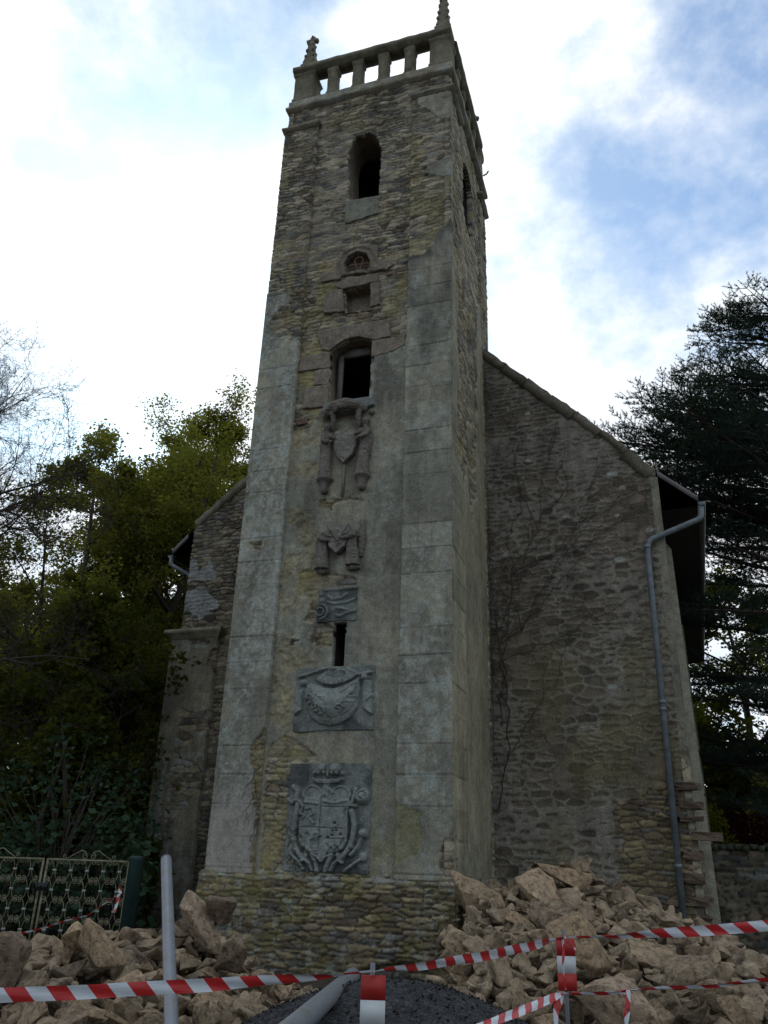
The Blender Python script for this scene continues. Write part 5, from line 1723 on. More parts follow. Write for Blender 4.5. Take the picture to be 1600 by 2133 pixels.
SPECIAL = [
    (-0.405, 8.6, 0.30, 601, (0.3, 0.2, 0.6), 2, "large rounded tan boulder topping the far left end of the left rubble heap", 0.60),
    (-0.315, 9.3, 0.30, 602, (0.2, 0.5, 2.0), 5, "broad flat-topped block behind the big boulder on the left heap", 0.72),
    (-0.290, 8.8, 0.27, 603, (1.25, 0.3, 0.5), 7, "upright squarish slab in the middle of the left heap", 0.70),
    (-0.187, 10.0, 0.30, 604, (0.2, 1.0, 0.9), 3, "pointed wedge of rock sticking up beside the grey pipe at the tower foot", 0.90),
    (-0.150, 9.2, 0.24, 605, (0.5, 0.7, 2.4), 9, "angular dark-faced block at the right end of the left heap", 0.62),
    (0.118, 12.3, 0.42, 606, (1.15, 0.2, 0.3), 11, "big dark slab leaning on the tower corner at the top of the right heap", 1.12),
    (0.215, 13.2, 0.45, 607, (0.25, 0.3, 0.2), 4, "long pale slab lying across the crest of the right heap", 1.46),
    (0.190, 12.6, 0.36, 608, (0.8, 0.3, 1.0), 8, "broad brown block just below the crest slab of the right heap", 1.22),
    (0.105, 10.9, 0.32, 609, (0.9, 0.6, 0.1), 6, "tall tan pointed slab at the left foot of the right heap", 0.60),
    (0.260, 8.2, 0.36, 610, (0.5, 0.4, 0.2), 2, "largest tan block low on the right heap under the lower tape", 0.46),
    (0.320, 9.0, 0.34, 611, (0.3, 0.2, 0.1), 10, "wide brownish boulder between the two tapes right of the striped board", 0.74),
    (0.232, 9.2, 0.33, 612, (0.4, 0.9, 0.3), 12, "tan block with a split face just right of the striped board", 0.84),
    (0.065, 9.6, 0.20, 613, (0.4, 0.3, 0.9), 13, "pale tan stone at the edge of the gravel mound below the tape", 0.28),
    (0.340, 11.4, 0.26, 614, (1.2, 0.2, 0.7), 5, "upright pale stone standing on the right heap near the downpipe foot", 0.88)]
for tu, v, sz, sd, rot, mk, lab, zc in SPECIAL:
    p = at(tu, v)
    add_rock(p[0], p[1], sz, sd, rot, zc, mk, label=lab)

uu_, vv_ = uv_of(hx, hy)
tuu = uu_ / np.maximum(vv_, .5)
region = (hm_target > 0.05) & ~hm_block & (tuu > -0.56) & (tuu < 0.60) & (vv_ > 5.6)
rs = np.random.RandomState(77)
for pas, (smin, smax, ntry, gap) in enumerate(((0.18, 0.28, 500, 0.17), (0.13, 0.20, 1700, 0.14), (0.08, 0.13, 1500, 0.13), (0.04, 0.08, 900, 0.12))):
    fails = 0
    for t in range(ntry):
        dfc = np.where(region, hm_target - hm, 0)
        if t % 12 == 0:
            cand = np.argwhere(dfc > gap)
        if len(cand) == 0: break
        i, j = cand[rs.randint(len(cand))]
        if hm_target[i, j] - hm[i, j] < gap * 0.6: continue
        s_ = rs.uniform(smin, smax)
        if hm_target[i, j] < 0.25: s_ *= 0.7
        if tuu[i, j] < 0: s_ *= 1.0
        else: s_ *= 1.0
        add_rock(hx[i, j] + rs.uniform(-.02, .02), hy[i, j] + rs.uniform(-.02, .02), s_, rs.randint(1 << 30))
for r_ in ROCKS:
    u_, v_ = uv_of(r_['x'], r_['y']); r_['tu'] = u_ / v_; r_['app'] = r_['r'] / v_ * (1.0 if -0.5 < u_ / v_ < 0.5 else 0.2) + (10 if r_['label'] else 0)
ROCKS.sort(key=lambda q: -q['app'])
def stone_words(r_):
    """what sets one stone of a heap apart: size, shape, lie and the thing it is next to"""
    u_, v_ = uv_of(r_['x'], r_['y']); tu = u_ / v_; z = r_['z']
    e = SEXT[r_['k']] * r_['sc']; f = e.min() / e.max()
    size = "large" if r_['r'] > .24 else ("middling" if r_['r'] > .165 else "small")
    shape = "flat" if f < .46 else ("chunky" if f > .66 else "blocky")
    px = 800 + 1680 * (_r @ (np.array([r_['x'], r_['y'], z]) - CAM)) / (_f @ (np.array([r_['x'], r_['y'], z]) - CAM))
    py = 1066.5 - 1680 * (_u @ (np.array([r_['x'], r_['y'], z]) - CAM)) / (_f @ (np.array([r_['x'], r_['y'], z]) - CAM))
    if tu < 0.03:
        where = ("by the far left edge" if px < 110 else "left of the upright pipe" if px < 335 else "right of the upright pipe" if px < 430 else "below the tower's left corner" if px < 540 else "beside the lying pipe")
        ty = 2072 - (px / 776) * 45
    else:
        where = ("at the gravel mound's right edge" if px < 1010 else "left of the second board" if px < 1150 else "right of the second board" if px < 1290 else "below the downpipe" if px < 1440 else "by the far right edge")
        ty = 2024 - (px - 776) * .18 if px < 1172 else 1954 - (px - 1172) * .065
    row = "well above the tape" if py < ty - 90 else "above the tape" if py < ty - 14 else ("behind the tape" if py < ty + 26 else "below the tape")
    return f"{size} {shape} stone {row} {where}", px, py


NUMW = ["first", "second", "third", "fourth", "fifth", "sixth", "seventh", "eighth", "ninth", "tenth", "eleventh", "twelfth", "thirteenth", "fourteenth", "fifteenth", "sixteenth", "seventeenth"]
sets = {}
for i, r_ in enumerate(ROCKS[:290]):
    o = bpy.data.objects.new("rubble_stone", SHM[r_['k']]); COL.objects.link(o)
    o.location = (r_['x'], r_['y'], r_['z']); o.rotation_euler = r_['e']; o.scale = r_['sc']
    w_, px, py = stone_words(r_)
    tag(o, r_['label'], "stone", "stones of the left rubble heap" if r_['tu'] < .03 else "stones of the right rubble heap")
    if not r_['label']:
        sets.setdefault(w_, []).append((px, o))
for w_, lst in sets.items():
    lst.sort(key=lambda q: q[0])
    for k, (px, o) in enumerate(lst):
        if len(lst) == 1: o['label'] = w_
        elif k == 0: o['label'] = "leftmost " + w_
        elif k == len(lst) - 1: o['label'] = "rightmost " + w_
        else: o['label'] = NUMW[min(k, 16)] + " from the left, " + w_
b = MB()
for r_ in ROCKS[290:]:
    co, F_ = SH[r_['k']]
    b.add((co * r_['sc']) @ np.array(Euler(r_['e']).to_matrix()).T + np.array([r_['x'], r_['y'], r_['z']]), t=F_)
o = b.build("small_rubble", M_ROCK, smooth=False); tag(o, "small broken stones filling the gaps of the rubble heaps", "rubble", kind='stuff')
print("ROCKS", len(ROCKS))

# ------------------------------------------------------------------ pipes
def solid_pipe(name, p0, p1, r, label, seed=1):
    b = MB(); p0 = np.array(p0); p1 = np.array(p1); ax = (p1 - p0) / np.linalg.norm(p1 - p0)
    n = 12; pts = [p0 + (p1 - p0) * t for t in np.linspace(0, 1, n)]
    b.tube(pts, r, 24, cap=False)
    b.tube(pts, r - 0.006, 24, cap=False)
    b.tube([p1 - ax * .02, p1 + ax * 0.002, p1 + ax * 0.012], [r, r, r * .86], 24, cap=True)
    o = b.build(name, M_PVC, smooth=True)
    try: o.data.set_sharp_from_angle(angle=R(50))
    except Exception: pass
    return tag(o, label, "pipe")


def rp(px, py, v):
    """turns a measured sight line of the survey into a point at ground distance v"""
    w = _f + _r * (px - 800) / 1680.19 - _u * (py - 1066.5) / 1680.19
    return CAM + w * (v / (w @ FH))


p1 = rp(735, 2032, 8.9); p0 = rp(622, 2133, 5.7)
print('pipe', p0, p1)
# upright pipe leaning back on the left heap
pt = rp(346, 1790, 8.75); pb = rp(357, 2133, 6.9)
pe = pb + (pb - pt) * (pb[2] + 0.03) / (pt[2] - pb[2])
solid_pipe("plastic_pipe", pe, pt, 0.052, "grey plastic pipe standing up, leaning back against the left rubble heap")
solid_pipe("plastic_pipe", p0 + (p0 - p1) * 0.3, p1, 0.070, "grey plastic pipe lying along the dark gravel mound towards the tower")

# ------------------------------------------------------------------ barrier posts and tape
def flat_mat(name, col, rough=0.5):
    return plain_mat(name, col, rough, 0.12, 5, 0, 0.03, dirt=None, spec=0.4)


M_RED = flat_mat("red_board_paint", (0.36, 0.022, 0.02)); M_WHT = flat_mat("white_board_paint", (0.50, 0.54, 0.56)); M_STAKE = flat_mat("grey_steel_stake", (0.12, 0.13, 0.15))
mt, t_, b_ = new_mat("striped_barrier_tape")
uvn = t_.nodes.new('ShaderNodeUVMap'); sx = t_.nodes.new('ShaderNodeSeparateXYZ'); t_.links.new(uvn.outputs[0], sx.inputs[0])
k = math_n(t_, 'FRACT', math_n(t_, 'DIVIDE', math_n(t_, 'ADD', sx.outputs[0], math_n(t_, 'MULTIPLY', sx.outputs[1], 0.9)), 0.168))
cc = mix_col(t_, math_n(t_, 'GREATER_THAN', k, 0.5), (0.42, 0.020, 0.022), (0.52, 0.57, 0.62))
t_.links.new(mix_col(t_, 1.0, cc, ramp(t_, tex_n(t_, 14, 4, 0.6), [(0.3, 0.86), (0.7, 1.08)]), 'MULTIPLY'), b_.inputs['Base Color'])
b_.inputs['Roughness'].default_value = 0.35; b_.inputs['Specular IOR Level'].default_value = 0.5
bump(t_, b_, tex_n(t_, 22, 3, 0.6), 0.25, 0.004)
M_TAPE = mt


def tape(name, pts, w, label, twist=None, sag=0.0, seed=1, off=0.0, group=None):
    """a thin plastic ribbon along pts; twist = list of (t, angle, width factor)"""
    pts = [np.array(p, float) for p in pts]; seg = [np.linalg.norm(b - a) for a, b in zip(pts[:-1], pts[1:])]; Lt = sum(seg)
    n = max(24, int(Lt / 0.03)); rs = np.random.RandomState(seed)
    P = []
    for i in range(n + 1):
        d = Lt * i / n; k = 0
        while k < len(seg) - 1 and d > seg[k]: d -= seg[k]; k += 1
        t = d / seg[k]; p = pts[k] * (1 - t) + pts[k + 1] * t
        p = p + np.array([0, 0, -sag * 4 * t * (1 - t)]); P.append(p)
    P = np.array(P); tan = np.gradient(P, axis=0); tan /= np.linalg.norm(tan, axis=1)[:, None]
    tw = twist or [(0, 0, 1), (1, 0, 1)]
    ts = np.linspace(0, 1, n + 1)
    ang = np.interp(ts, [a[0] for a in tw], [a[1] for a in tw]); wf = np.interp(ts, [a[0] for a in tw], [a[2] for a in tw])
    v = []; uv = []; m = 4
    for i in range(n + 1):
        up = np.array([0, 0, 1.0]) - tan[i] * tan[i][2]
        if np.linalg.norm(up) < 0.2: up = RH - tan[i] * (RH @ tan[i])
        up /= np.linalg.norm(up); sd = np.cross(tan[i], up)
        dr = up * math.cos(ang[i]) + sd * math.sin(ang[i]); nr = np.cross(tan[i], dr)
        for j in range(m + 1):
            s = j / m - 0.5
            v.append(P[i] + dr * s * w * wf[i] + nr * (0.006 * math.sin(s * 6 + i * 0.35) * (1.2 - wf[i] * .6))); uv.append((off + Lt * i / n, j / m * w))
    q = [[i * (m + 1) + j, (i + 1) * (m + 1) + j, (i + 1) * (m + 1) + j + 1, i * (m + 1) + j + 1] for i in range(n) for j in range(m)]
    me = mesh_np(name, np.array(v), np.array(q), uvs=np.array(uv), smooth=True)
    o = link(name, me, M_TAPE)
    return tag(o, label, "tape", group)


def barrier_post(px, py0, py1, v, w, label, zb=0.0, stake_top=0.05):
    top = rp(px, py0, v); bot = rp(px, py1, v)
    t = thing("barrier_post", label, "post", (top[0], top[1], zb), "striped posts of the site barrier")
    H = top[2] - bot[2]
    b = MB(); b.tube([(0, 0, -0.05), (0, 0, top[2] + stake_top - zb)], 0.013, 8); o = b.build("stake", M_STAKE, t, smooth=True)
    yaw = math.atan2(RH[1], RH[0])
    for i in range(3):
        b = MB(); b.box((0, -0.024, 0), (w, 0.014, H / 3 - 0.0005)); o = b.build("board_panel", M_RED if i != 1 else M_WHT, t)
        o.location = Vector((0.006, -0.0, 0)) + Vector((0, 0, top[2] - zb - H * (i + .5) / 3)); o.rotation_euler = (0, 0, yaw)
    return t, top


bp1, T1 = barrier_post(776, 2030, 2188, 4.6, 0.122, "red and white board on a stake in front of the dark gravel mound")
bp2, T2 = barrier_post(1174, 1955, 2063, 6.0, 0.120, "red and white board on a stake in front of the right rubble heap", 0.2)
TW = 0.057
pA = rp(-60, 2076, 3.9); pB = rp(776, 2024, 4.55); pC = rp(1172, 1954, 5.93); pD = rp(1680, 1921, 5.0)
g = "lengths of barrier tape"
tape("barrier_tape", [pA, pB], TW, "striped tape running from the left edge of view to the first board", [(0, 0.1, 1), (.55, 0.1, 1), (.8, 0.7, .8), (.93, 1.1, .5), (1, 1.3, .35)], 0.012, 1, 0.0, g)
tape("barrier_tape", [pB, pC], TW, "striped tape stretched between the two boards", [(0, 1.2, .4), (.06, 0.9, .6), (.2, 0.5, .85), (.5, .3, 1.0), (.85, 0.3, 1), (.97, 1.0, .6), (1, 1.3, .4)], 0.02, 2, 0.05, g)
tape("barrier_tape", [pC, pD], TW, "striped tape from the second board to the right edge of view", [(0, 1.3, .3), (.18, 1.2, .4), (.3, .8, .75), (.5, .2, 1), (1, .1, 1)], 0.01, 3, 0.02, g)
pE = rp(1172, 2069, 5.93); pF = rp(960, 2150, 4.9); pG = rp(1309, 2062, 5.6); pH = rp(1680, 2032, 5.0)
tape("barrier_tape", [pE, pF], TW, "lower striped tape dropping left from the foot of the second board", [(0, 1.3, .4), (.1, .6, .8), (.5, .4, .85), (1, 1.0, .5)], 0.01, 4, 0.03, g)
tape("barrier_tape", [pE, pG, pH], TW, "lower striped tape running right across the rubble heap", [(0, 1.3, .3), (.2, .9, .6), (.34, 1.2, .35), (.45, .9, .5), (.7, .9, .55), (1, .9, .6)], 0.012, 5, 0.07, g)
tape("barrier_tape", [pE, rp(1160, 2100, 5.9), rp(1157, 2150, 5.86)], TW, "loose tape end hanging below the second board", [(0, 1.2, .5), (.4, .6, .8), (1, 1.1, .3)], 0, 6, 0.1, g)
tape("barrier_tape", [rp(1309, 2062, 5.58), rp(1307, 2100, 5.56), rp(1304, 2160, 5.55)], TW, "loose tape end hanging from the lower tape over the right heap", [(0, 1.3, .4), (.4, .4, .7), (.7, .9, .5), (1, 1.2, .3)], 0, 7, 0.1, g)
tape("barrier_tape", [rp(1172, 1958, 5.88), rp(1174, 2010, 5.86), rp(1177, 2062, 5.87)], TW, "narrow twist of tape hanging down the face of the second board", [(0, 1.2, .5), (.4, 1.1, .4), (1, 1.4, .15)], 0, 8, 0.1, g)
tape("barrier_tape", [rp(1174, 1956, 5.88), rp(1198, 1980, 5.84)], TW, "short pale tape end at the knot on the second board", [(0, .4, .4), (1, .2, .3)], 0, 9, 0.125, g)
tape("barrier_tape", [rp(1172, 1948, 5.93), rp(1175, 1960, 5.90), rp(1168, 1956, 5.92), rp(1178, 1954, 5.90)], TW * .6, "crumpled tape knot at the top of the second board", [(0, 0, .8), (1, 2, .8)], 0, 10, 0, g)
tape("barrier_tape", [rp(-60, 1988, 12.2), rp(40, 1947, 12.2), rp(185, 1905, 12.3), rp(252, 1860, 12.4)], TW, "distant striped tape sloping up behind the left heap to the gate", [(0, .3, .8), (.4, .8, .7), (.7, .9, .6), (1, 1.2, .5)], 0.0, 11, 0, g)
tape("barrier_tape", [rp(252, 1846, 12.35), rp(249, 1862, 12.3), rp(244, 1880, 12.3), rp(238, 1900, 12.3)], TW * 1.2, "tape knotted round the gate and hanging in a tail", [(0, 0, .6), (.2, 1, 1), (.5, .3, .7), (1, .8, 1)], 0.0, 12, 0, g)

# ------------------------------------------------------------------ wrought iron gate
GV = 13.0
gl = rp(-120, 1771, GV); gm = rp(98, 1784, GV); gr = rp(271, 1797, GV)
gate = thing("iron_gate", "rusty cream wrought iron double gate of scrolls in front of the dark trees", "gate", (float(gr[0]), float(gr[1]), 0.0))
gdir = (gl - gr); gdir[2] = 0; GLEN = np.linalg.norm(gdir); gdir /= GLEN
GT = 1.42
GM = np.linalg.norm((gm - gr)[:2])


def G(s, z, off=0.0):
    return np.array([gdir[0] * s + off * FH[0], gdir[1] * s + off * FH[1], z])


def spiral(cx, cz, r, a0, turns, n=16, d=1):
    a = np.linspace(0, turns * 2 * math.pi, n)
    rr = r * (1 - 0.72 * a / a[-1])
    return [(cx + q * math.cos(R(a0) + d * t), cz + q * math.sin(R(a0) + d * t)) for q, t in zip(rr, a)]


def cscroll(cx, cz, sgn, h=0.125, w=0.07):
    """one C scroll whose back touches the clip and whose curled ends turn outwards"""
    up = [(cx + sgn * 0.012, cz), (cx + sgn * 0.016, cz + h * .35), (cx + sgn * 0.030, cz + h * .75), (cx + sgn * 0.052, cz + h * 1.02)]
    c = (cx + sgn * (0.052 + 0.028), cz + h * 0.90)
    sp = spiral(c[0], c[1], 0.036, 90 + sgn * 40, 1.3, 16, -sgn)
    half = up + sp
    low = [(x, 2 * cz - z) for x, z in half]
    return low[::-1] + half[1:]


def leaf_gate(s0, s1, nm):
    fr = MB()
    for z in (0.12, GT): fr.tube([G(s0, z), G(s1, z)], 0.016, 4)
    fr.build("frame", M_IRON, gate)
    for s in (s0 + 0.012, s1 - 0.012):
        b = MB(); b.tube([G(s, 0.05), G(s, GT)], 0.02, 4); b.build("stile", M_IRON, gate)
    sc = MB(); cl = MB(); dx = 0.238; dz = 0.262
    n = int((s1 - s0) / dx); st = s0 + ((s1 - s0) - (n - 1) * dx) / 2
    for i in range(n):
        for j in range(5):
            cx, cz = st + i * dx, GT - 0.14 - j * dz
            for sg in (1, -1):
                pts = [G(x, z) for x, z in cscroll(cx, cz, sg) if s0 - .02 < x < s1 + .02]
                if len(pts) > 4: sc.tube(pts, 0.0055, 4, cap=False)
            cl.box(G(cx, cz), (0.05, 0.03, 0.028), (0, 0, math.atan2(gdir[1], gdir[0])))
    sc.build("scrollwork", M_IRON, gate); cl.build("clips", M_CLIP, gate)
    c = (s0 + s1) / 2; cr = MB()
    for sg in (1, -1):
        cr.tube([G(x, z) for x, z in [(c + sg * .34, GT + .01), (c + sg * .20, GT + .09), (c + sg * .13, GT + .135), (c + sg * .07, GT + .12), (c + sg * .03, GT + .07)]], 0.008, 4)
        cr.tube([G(x, z) for x, z in spiral(c + sg * .055, GT + .055, 0.045, 90, 1.2, 14, -sg)], 0.006, 4)
        cr.tube([G(x, z) for x, z in spiral(c + sg * .36, GT + .05, 0.030, 200, 1.1, 12, sg)], 0.006, 4)
    cr.build("crest", M_IRON, gate)


leaf_gate(0.0, GM - 0.01, 'r'); leaf_gate(GM + 0.03, GLEN, 'l')
b = MB(); b.box(G(GM - .01, GT - .36, -0.03), (0.17, 0.05, 0.10), (0, 0, math.atan2(gdir[1], gdir[0]))); b.tube([G(GM, GT - .36, -0.05), G(GM, GT - .36, -0.10)], 0.012, 8); b.build("lock", M_LOCK, gate)
p = rp(286, 1786, 13.05)
b = MB(); b.loft([(0, 0, -0.1, .085, .085), (0, 0, p[2] - .03, .085, .085), (0, 0, p[2], .095, .095), (0, 0, p[2] + .02, .06, .06)])
o = b.build("gate_post", M_POST); o.location = (p[0], p[1], 0); o.rotation_euler = (0, 0, 0.3); tag(o, "square dark green post the iron gate hangs on", "post")

# ------------------------------------------------------------------ vegetation


class Segs:
    def __init__(s): s.a = []; s.b = []; s.ra = []; s.rb = []

    def add(s, a, b, ra, rb): s.a.append(a); s.b.append(b); s.ra.append(ra); s.rb.append(rb)

    def build(s, name, mat, parent, thin=0.02):
        A = np.array(s.a); B = np.array(s.b); ra = np.array(s.ra); rb = np.array(s.rb)
        V = []; Fq = []; off = 0
        for sel, k in ((ra > thin * 2.5, 8), ((ra <= thin * 2.5) & (ra > thin * .5), 4), (ra <= thin * .5, 3)):
            if not sel.any(): continue
            a, b, r0, r1 = A[sel], B[sel], ra[sel], rb[sel]
            t = b - a; L_ = np.linalg.norm(t, axis=1)[:, None] + 1e-9; t = t / L_
            up = np.where(np.abs(t[:, 2:3]) < .9, np.array([[0, 0, 1.0]]), np.array([[1.0, 0, 0]]))
            n = np.cross(t, up); n /= np.linalg.norm(n, axis=1)[:, None]; bb = np.cross(t, n)
            ang = np.arange(k) * 2 * math.pi / k
            ring_ = n[:, None, :] * np.cos(ang)[None, :, None] + bb[:, None, :] * np.sin(ang)[None, :, None]
            a2 = a - t * (r0[:, None] * 0.3)
            v = np.concatenate([a2[:, None, :] + ring_ * r0[:, None, None], b[:, None, :] + ring_ * r1[:, None, None]], 1)
            m = len(a); base = off + np.arange(m)[:, None] * 2 * k; j = np.arange(k)[None, :]
            q = np.stack([base + j, base + (j + 1) % k, base + k + (j + 1) % k, base + k + j], 2).reshape(-1, 4)
            V.append(v.reshape(-1, 3)); Fq.append(q); off += m * 2 * k
        return link(name, mesh_np(name, np.concatenate(V), np.concatenate(Fq), smooth=True), mat, parent)


def leaves_mesh(name, C, size, mat, parent, rs, droop=0.3, shape='leaf', along=None):
    """one small pointed face pair per leaf"""
    n = len(C)
    d = rs.randn(n, 3); d[:, 2] = d[:, 2] * 0.5 - droop
    if along is not None: d = d * 0.6 + along
    d /= np.linalg.norm(d, axis=1)[:, None]
    e = rs.randn(n, 3); e = np.cross(d, e); e /= np.linalg.norm(e, axis=1)[:, None]
    L_ = (size * (0.6 + 0.8 * rs.rand(n)))[:, None]
    w = L_ * (0.34 if shape == 'leaf' else 0.12)
    nn = np.cross(d, e) * L_ * 0.10
    v = np.stack([C, C + d * L_ * .5 + e * w + nn, C + d * L_, C + d * L_ * .5 - e * w + nn], 1).reshape(-1, 3)
    F_ = np.arange(n * 4).reshape(n, 4)
    return link(name, mesh_np(name, v, F_, smooth=False), mat, parent)


def grow(S, tips, p, d, Ln, r, lvl, mx, rs, kids, ratio, trop, wob, shell=None):
    n = 7 if lvl <= 1 else (5 if lvl < mx else 4)
    p = np.array(p, float); d = np.array(d, float); d /= np.linalg.norm(d)
    st = Ln / n; rad = r; cv = rs.randn(3) * wob * .8
    for i in range(n):
        d = d + rs.randn(3) * wob + cv + np.array([0, 0, trop]); d /= np.linalg.norm(d)
        q = p + d * st; r2 = r * (1 - 0.86 * (i + 1) / n)
        S.add(p, q, rad, r2); rad = r2; p = q
        if lvl >= mx - 1: tips.append((p.copy(), d.copy(), lvl))
        if lvl < mx and i >= 1 and i < n - 1 + (lvl > 1):
            for c in range(kids[lvl]):
                a = rs.randn(3); a = a - d * (a @ d); a /= np.linalg.norm(a) + 1e-9
                cd = d * rs.uniform(.6, 1.1) + a * rs.uniform(.6, 1.0)
                grow(S, tips, p, cd, Ln * ratio * rs.uniform(.6, 1.15) * (1 - .45 * i / n), max(.004, rad * rs.uniform(.5, .75)), lvl + 1, mx, rs, kids, ratio, trop, wob, shell)
    return p


def broad_tree(name, base, H, spread, seed, label, leafn, lsize, mat=M_LEAF, bark=M_BARK, group=None, trunk_r=0.2, lean=(0, 0), leaf_bias=1.0, mx=4, low=0.22, multi=1, cut=None):
    rs = np.random.RandomState(seed)
    t = thing(name, label, "tree", tuple(base), group)
    S = Segs(); tips = []
    for mlt in range(multi):
        a0 = rs.uniform(0, 6.28)
        d = np.array([lean[0] + 0.10 * math.cos(a0) * multi, lean[1] + 0.10 * math.sin(a0) * multi, 1.0]); p = np.array([.15 * math.cos(a0) * (multi > 1), .15 * math.sin(a0) * (multi > 1), -0.2])
        n = 12; r = trunk_r / multi ** .5
        Hm = H * rs.uniform(.80, .90)
        for i in range(n):
            d = d + rs.randn(3) * 0.07 + np.array([0, 0, .05]); d /= np.linalg.norm(d)
            q = p + d * Hm / n; r2 = trunk_r / multi ** .5 * (1 - 0.82 * (i + 1) / n)
            S.add(p, q, r, r2); p, r = q, r2
            f = (i + 1) / n
            if f > low:
                for c in range(2 + (rs.rand() < .5)):
                    a = rs.uniform(0, 6.28); el = rs.uniform(.15, .9) * (0.5 + f)
                    prof = math.sin(math.pi * min(1, (f - low * .5) / (1.12 - low * .5)) ** .8)
                    grow(S, tips, p, (math.cos(a), math.sin(a), el), spread * max(.28, prof) * rs.uniform(.6, 1.05), r * .55 + .01, 1, mx, rs, [0, 1, 2, 1, 1], 0.52, 0.03, 0.12)
        grow(S, tips, p, d, H * .13, r, 2, mx, rs, [0, 1, 2, 2, 1], 0.6, 0.02, 0.12)
    S.build("trunk", bark, t)
    T = np.array([a for a, _, _ in tips]); Dd = np.array([b for _, b, _ in tips])
    print(name, "tips", len(tips), "segs", len(S.a))
    if leafn:
        w = np.clip(1.25 - leaf_bias * (T[:, 2] / H), 0.12, 1.0)
        w = w * (0.75 + 0.8 * (fbm(T[:, 0] * .7 + 50, T[:, 2] * .7 + T[:, 1] * .5, seed, 3) > 0.45)); w /= w.sum()
        k = rs.choice(len(T), leafn, p=w)
        C = T[k] + rs.randn(leafn, 3) * np.array([.16, .16, .10]) * (H / 14)
        leaves_mesh("crown", C, lsize, mat, t, rs)
    return t


gw = "leafy trees behind the iron gate"
def pos(tu, v, z=0.0):
    p = at(tu, v, z); return (float(p[0]), float(p[1]), z)


broad_tree("broadleaf_tree", pos(-0.225, 27.0), 19.0, 5.6, 1001, "tallest spring-green tree, its thin top rising just left of the tower", 74000, 0.105, group=gw, trunk_r=.26, leaf_bias=0.55)
broad_tree("broadleaf_tree", pos(-0.325, 25.5), 18.4, 5.8, 1002, "spring-green tree with a sparse top between the bare tree and the tallest tree", 74000, 0.105, group=gw, trunk_r=.24, leaf_bias=0.5)
broad_tree("broadleaf_tree", pos(-0.150, 31.0), 20.5, 5.0, 1003, "spring-green tree half hidden behind the left edge of the tower", 60000, 0.11, group=gw, trunk_r=.25, leaf_bias=0.6)
broad_tree("broadleaf_tree", pos(-0.430, 24.0), 14.8, 5.6, 1004, "low spreading green tree at the far left edge under the bare branches", 74000, 0.105, group=gw, trunk_r=.22, leaf_bias=0.5)
broad_tree("broadleaf_tree", pos(-0.270, 33.0), 19.5, 7.0, 1005, "dark green tree filling the gap behind the two front trees", 60000, 0.15, mat=M_LEAF, group=gw, trunk_r=.3, leaf_bias=.3, low=.1)
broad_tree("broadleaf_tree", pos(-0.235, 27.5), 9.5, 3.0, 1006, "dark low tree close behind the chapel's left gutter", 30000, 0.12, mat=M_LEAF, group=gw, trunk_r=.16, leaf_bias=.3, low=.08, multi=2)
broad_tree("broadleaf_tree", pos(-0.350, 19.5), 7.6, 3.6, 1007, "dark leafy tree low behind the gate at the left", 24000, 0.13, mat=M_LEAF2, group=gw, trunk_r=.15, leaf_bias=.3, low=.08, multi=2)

# far wood: one mass of leaves nobody could count
def wood(name, tus, vr, hfn, n, size, mat, label, seed):
    rs = np.random.RandomState(seed)
    tu = rs.uniform(tus[0], tus[1], n); v = rs.uniform(vr[0], vr[1], n); h = rs.rand(n) ** .8
    P = CAM[None, :2] + FH[None, :2] * v[:, None] + RH[None, :2] * (tu * v)[:, None]
    top = hfn(tu) * (0.72 + 0.5 * fbm(P[:, 0] * .35 + 40, P[:, 1] * .35 + 40, seed, 4))
    C = np.stack([P[:, 0], P[:, 1], h * top], 1)
    o = leaves_mesh(name, C, size, mat, None, rs)
    S = Segs()
    for i in range(70):
        tq = rs.uniform(*tus); vq = rs.uniform(*vr); p = at(tq, vq); hh = hfn(np.array([tq]))[0] * rs.uniform(.6, 1)
        d = np.array([rs.randn() * .12, rs.randn() * .12, 1.0]); q = p
        for k in range(5):
            q2 = q + d * hh / 5; S.add(q, q2, .12 * (1 - k / 6), .12 * (1 - (k + 1) / 6)); q = q2; d = d + rs.randn(3) * .12
    o2 = S.build(name + "_trunks", M_BARK, None)
    o2.name = name.replace("wood", "wood_trunks") if "wood" in name else name + "_trunks"
    tag(o2, "slender dark trunks inside the " + label, "trees", kind='stuff')
    return tag(o, label, "trees", kind='stuff')


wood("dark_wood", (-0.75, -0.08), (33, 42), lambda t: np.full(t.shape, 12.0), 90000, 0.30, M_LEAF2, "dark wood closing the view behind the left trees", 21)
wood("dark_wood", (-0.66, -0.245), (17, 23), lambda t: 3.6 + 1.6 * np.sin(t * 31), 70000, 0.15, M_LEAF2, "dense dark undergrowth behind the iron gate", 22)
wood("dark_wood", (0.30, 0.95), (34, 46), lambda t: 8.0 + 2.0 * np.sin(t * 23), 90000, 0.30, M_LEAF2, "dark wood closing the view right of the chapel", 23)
wood("dark_wood", (0.37, 0.70), (26, 31), lambda t: 3.6 + 1.0 * np.sin(t * 40), 40000, 0.2, M_LEAF2, "dark bushes behind the garden wall at the right", 24)

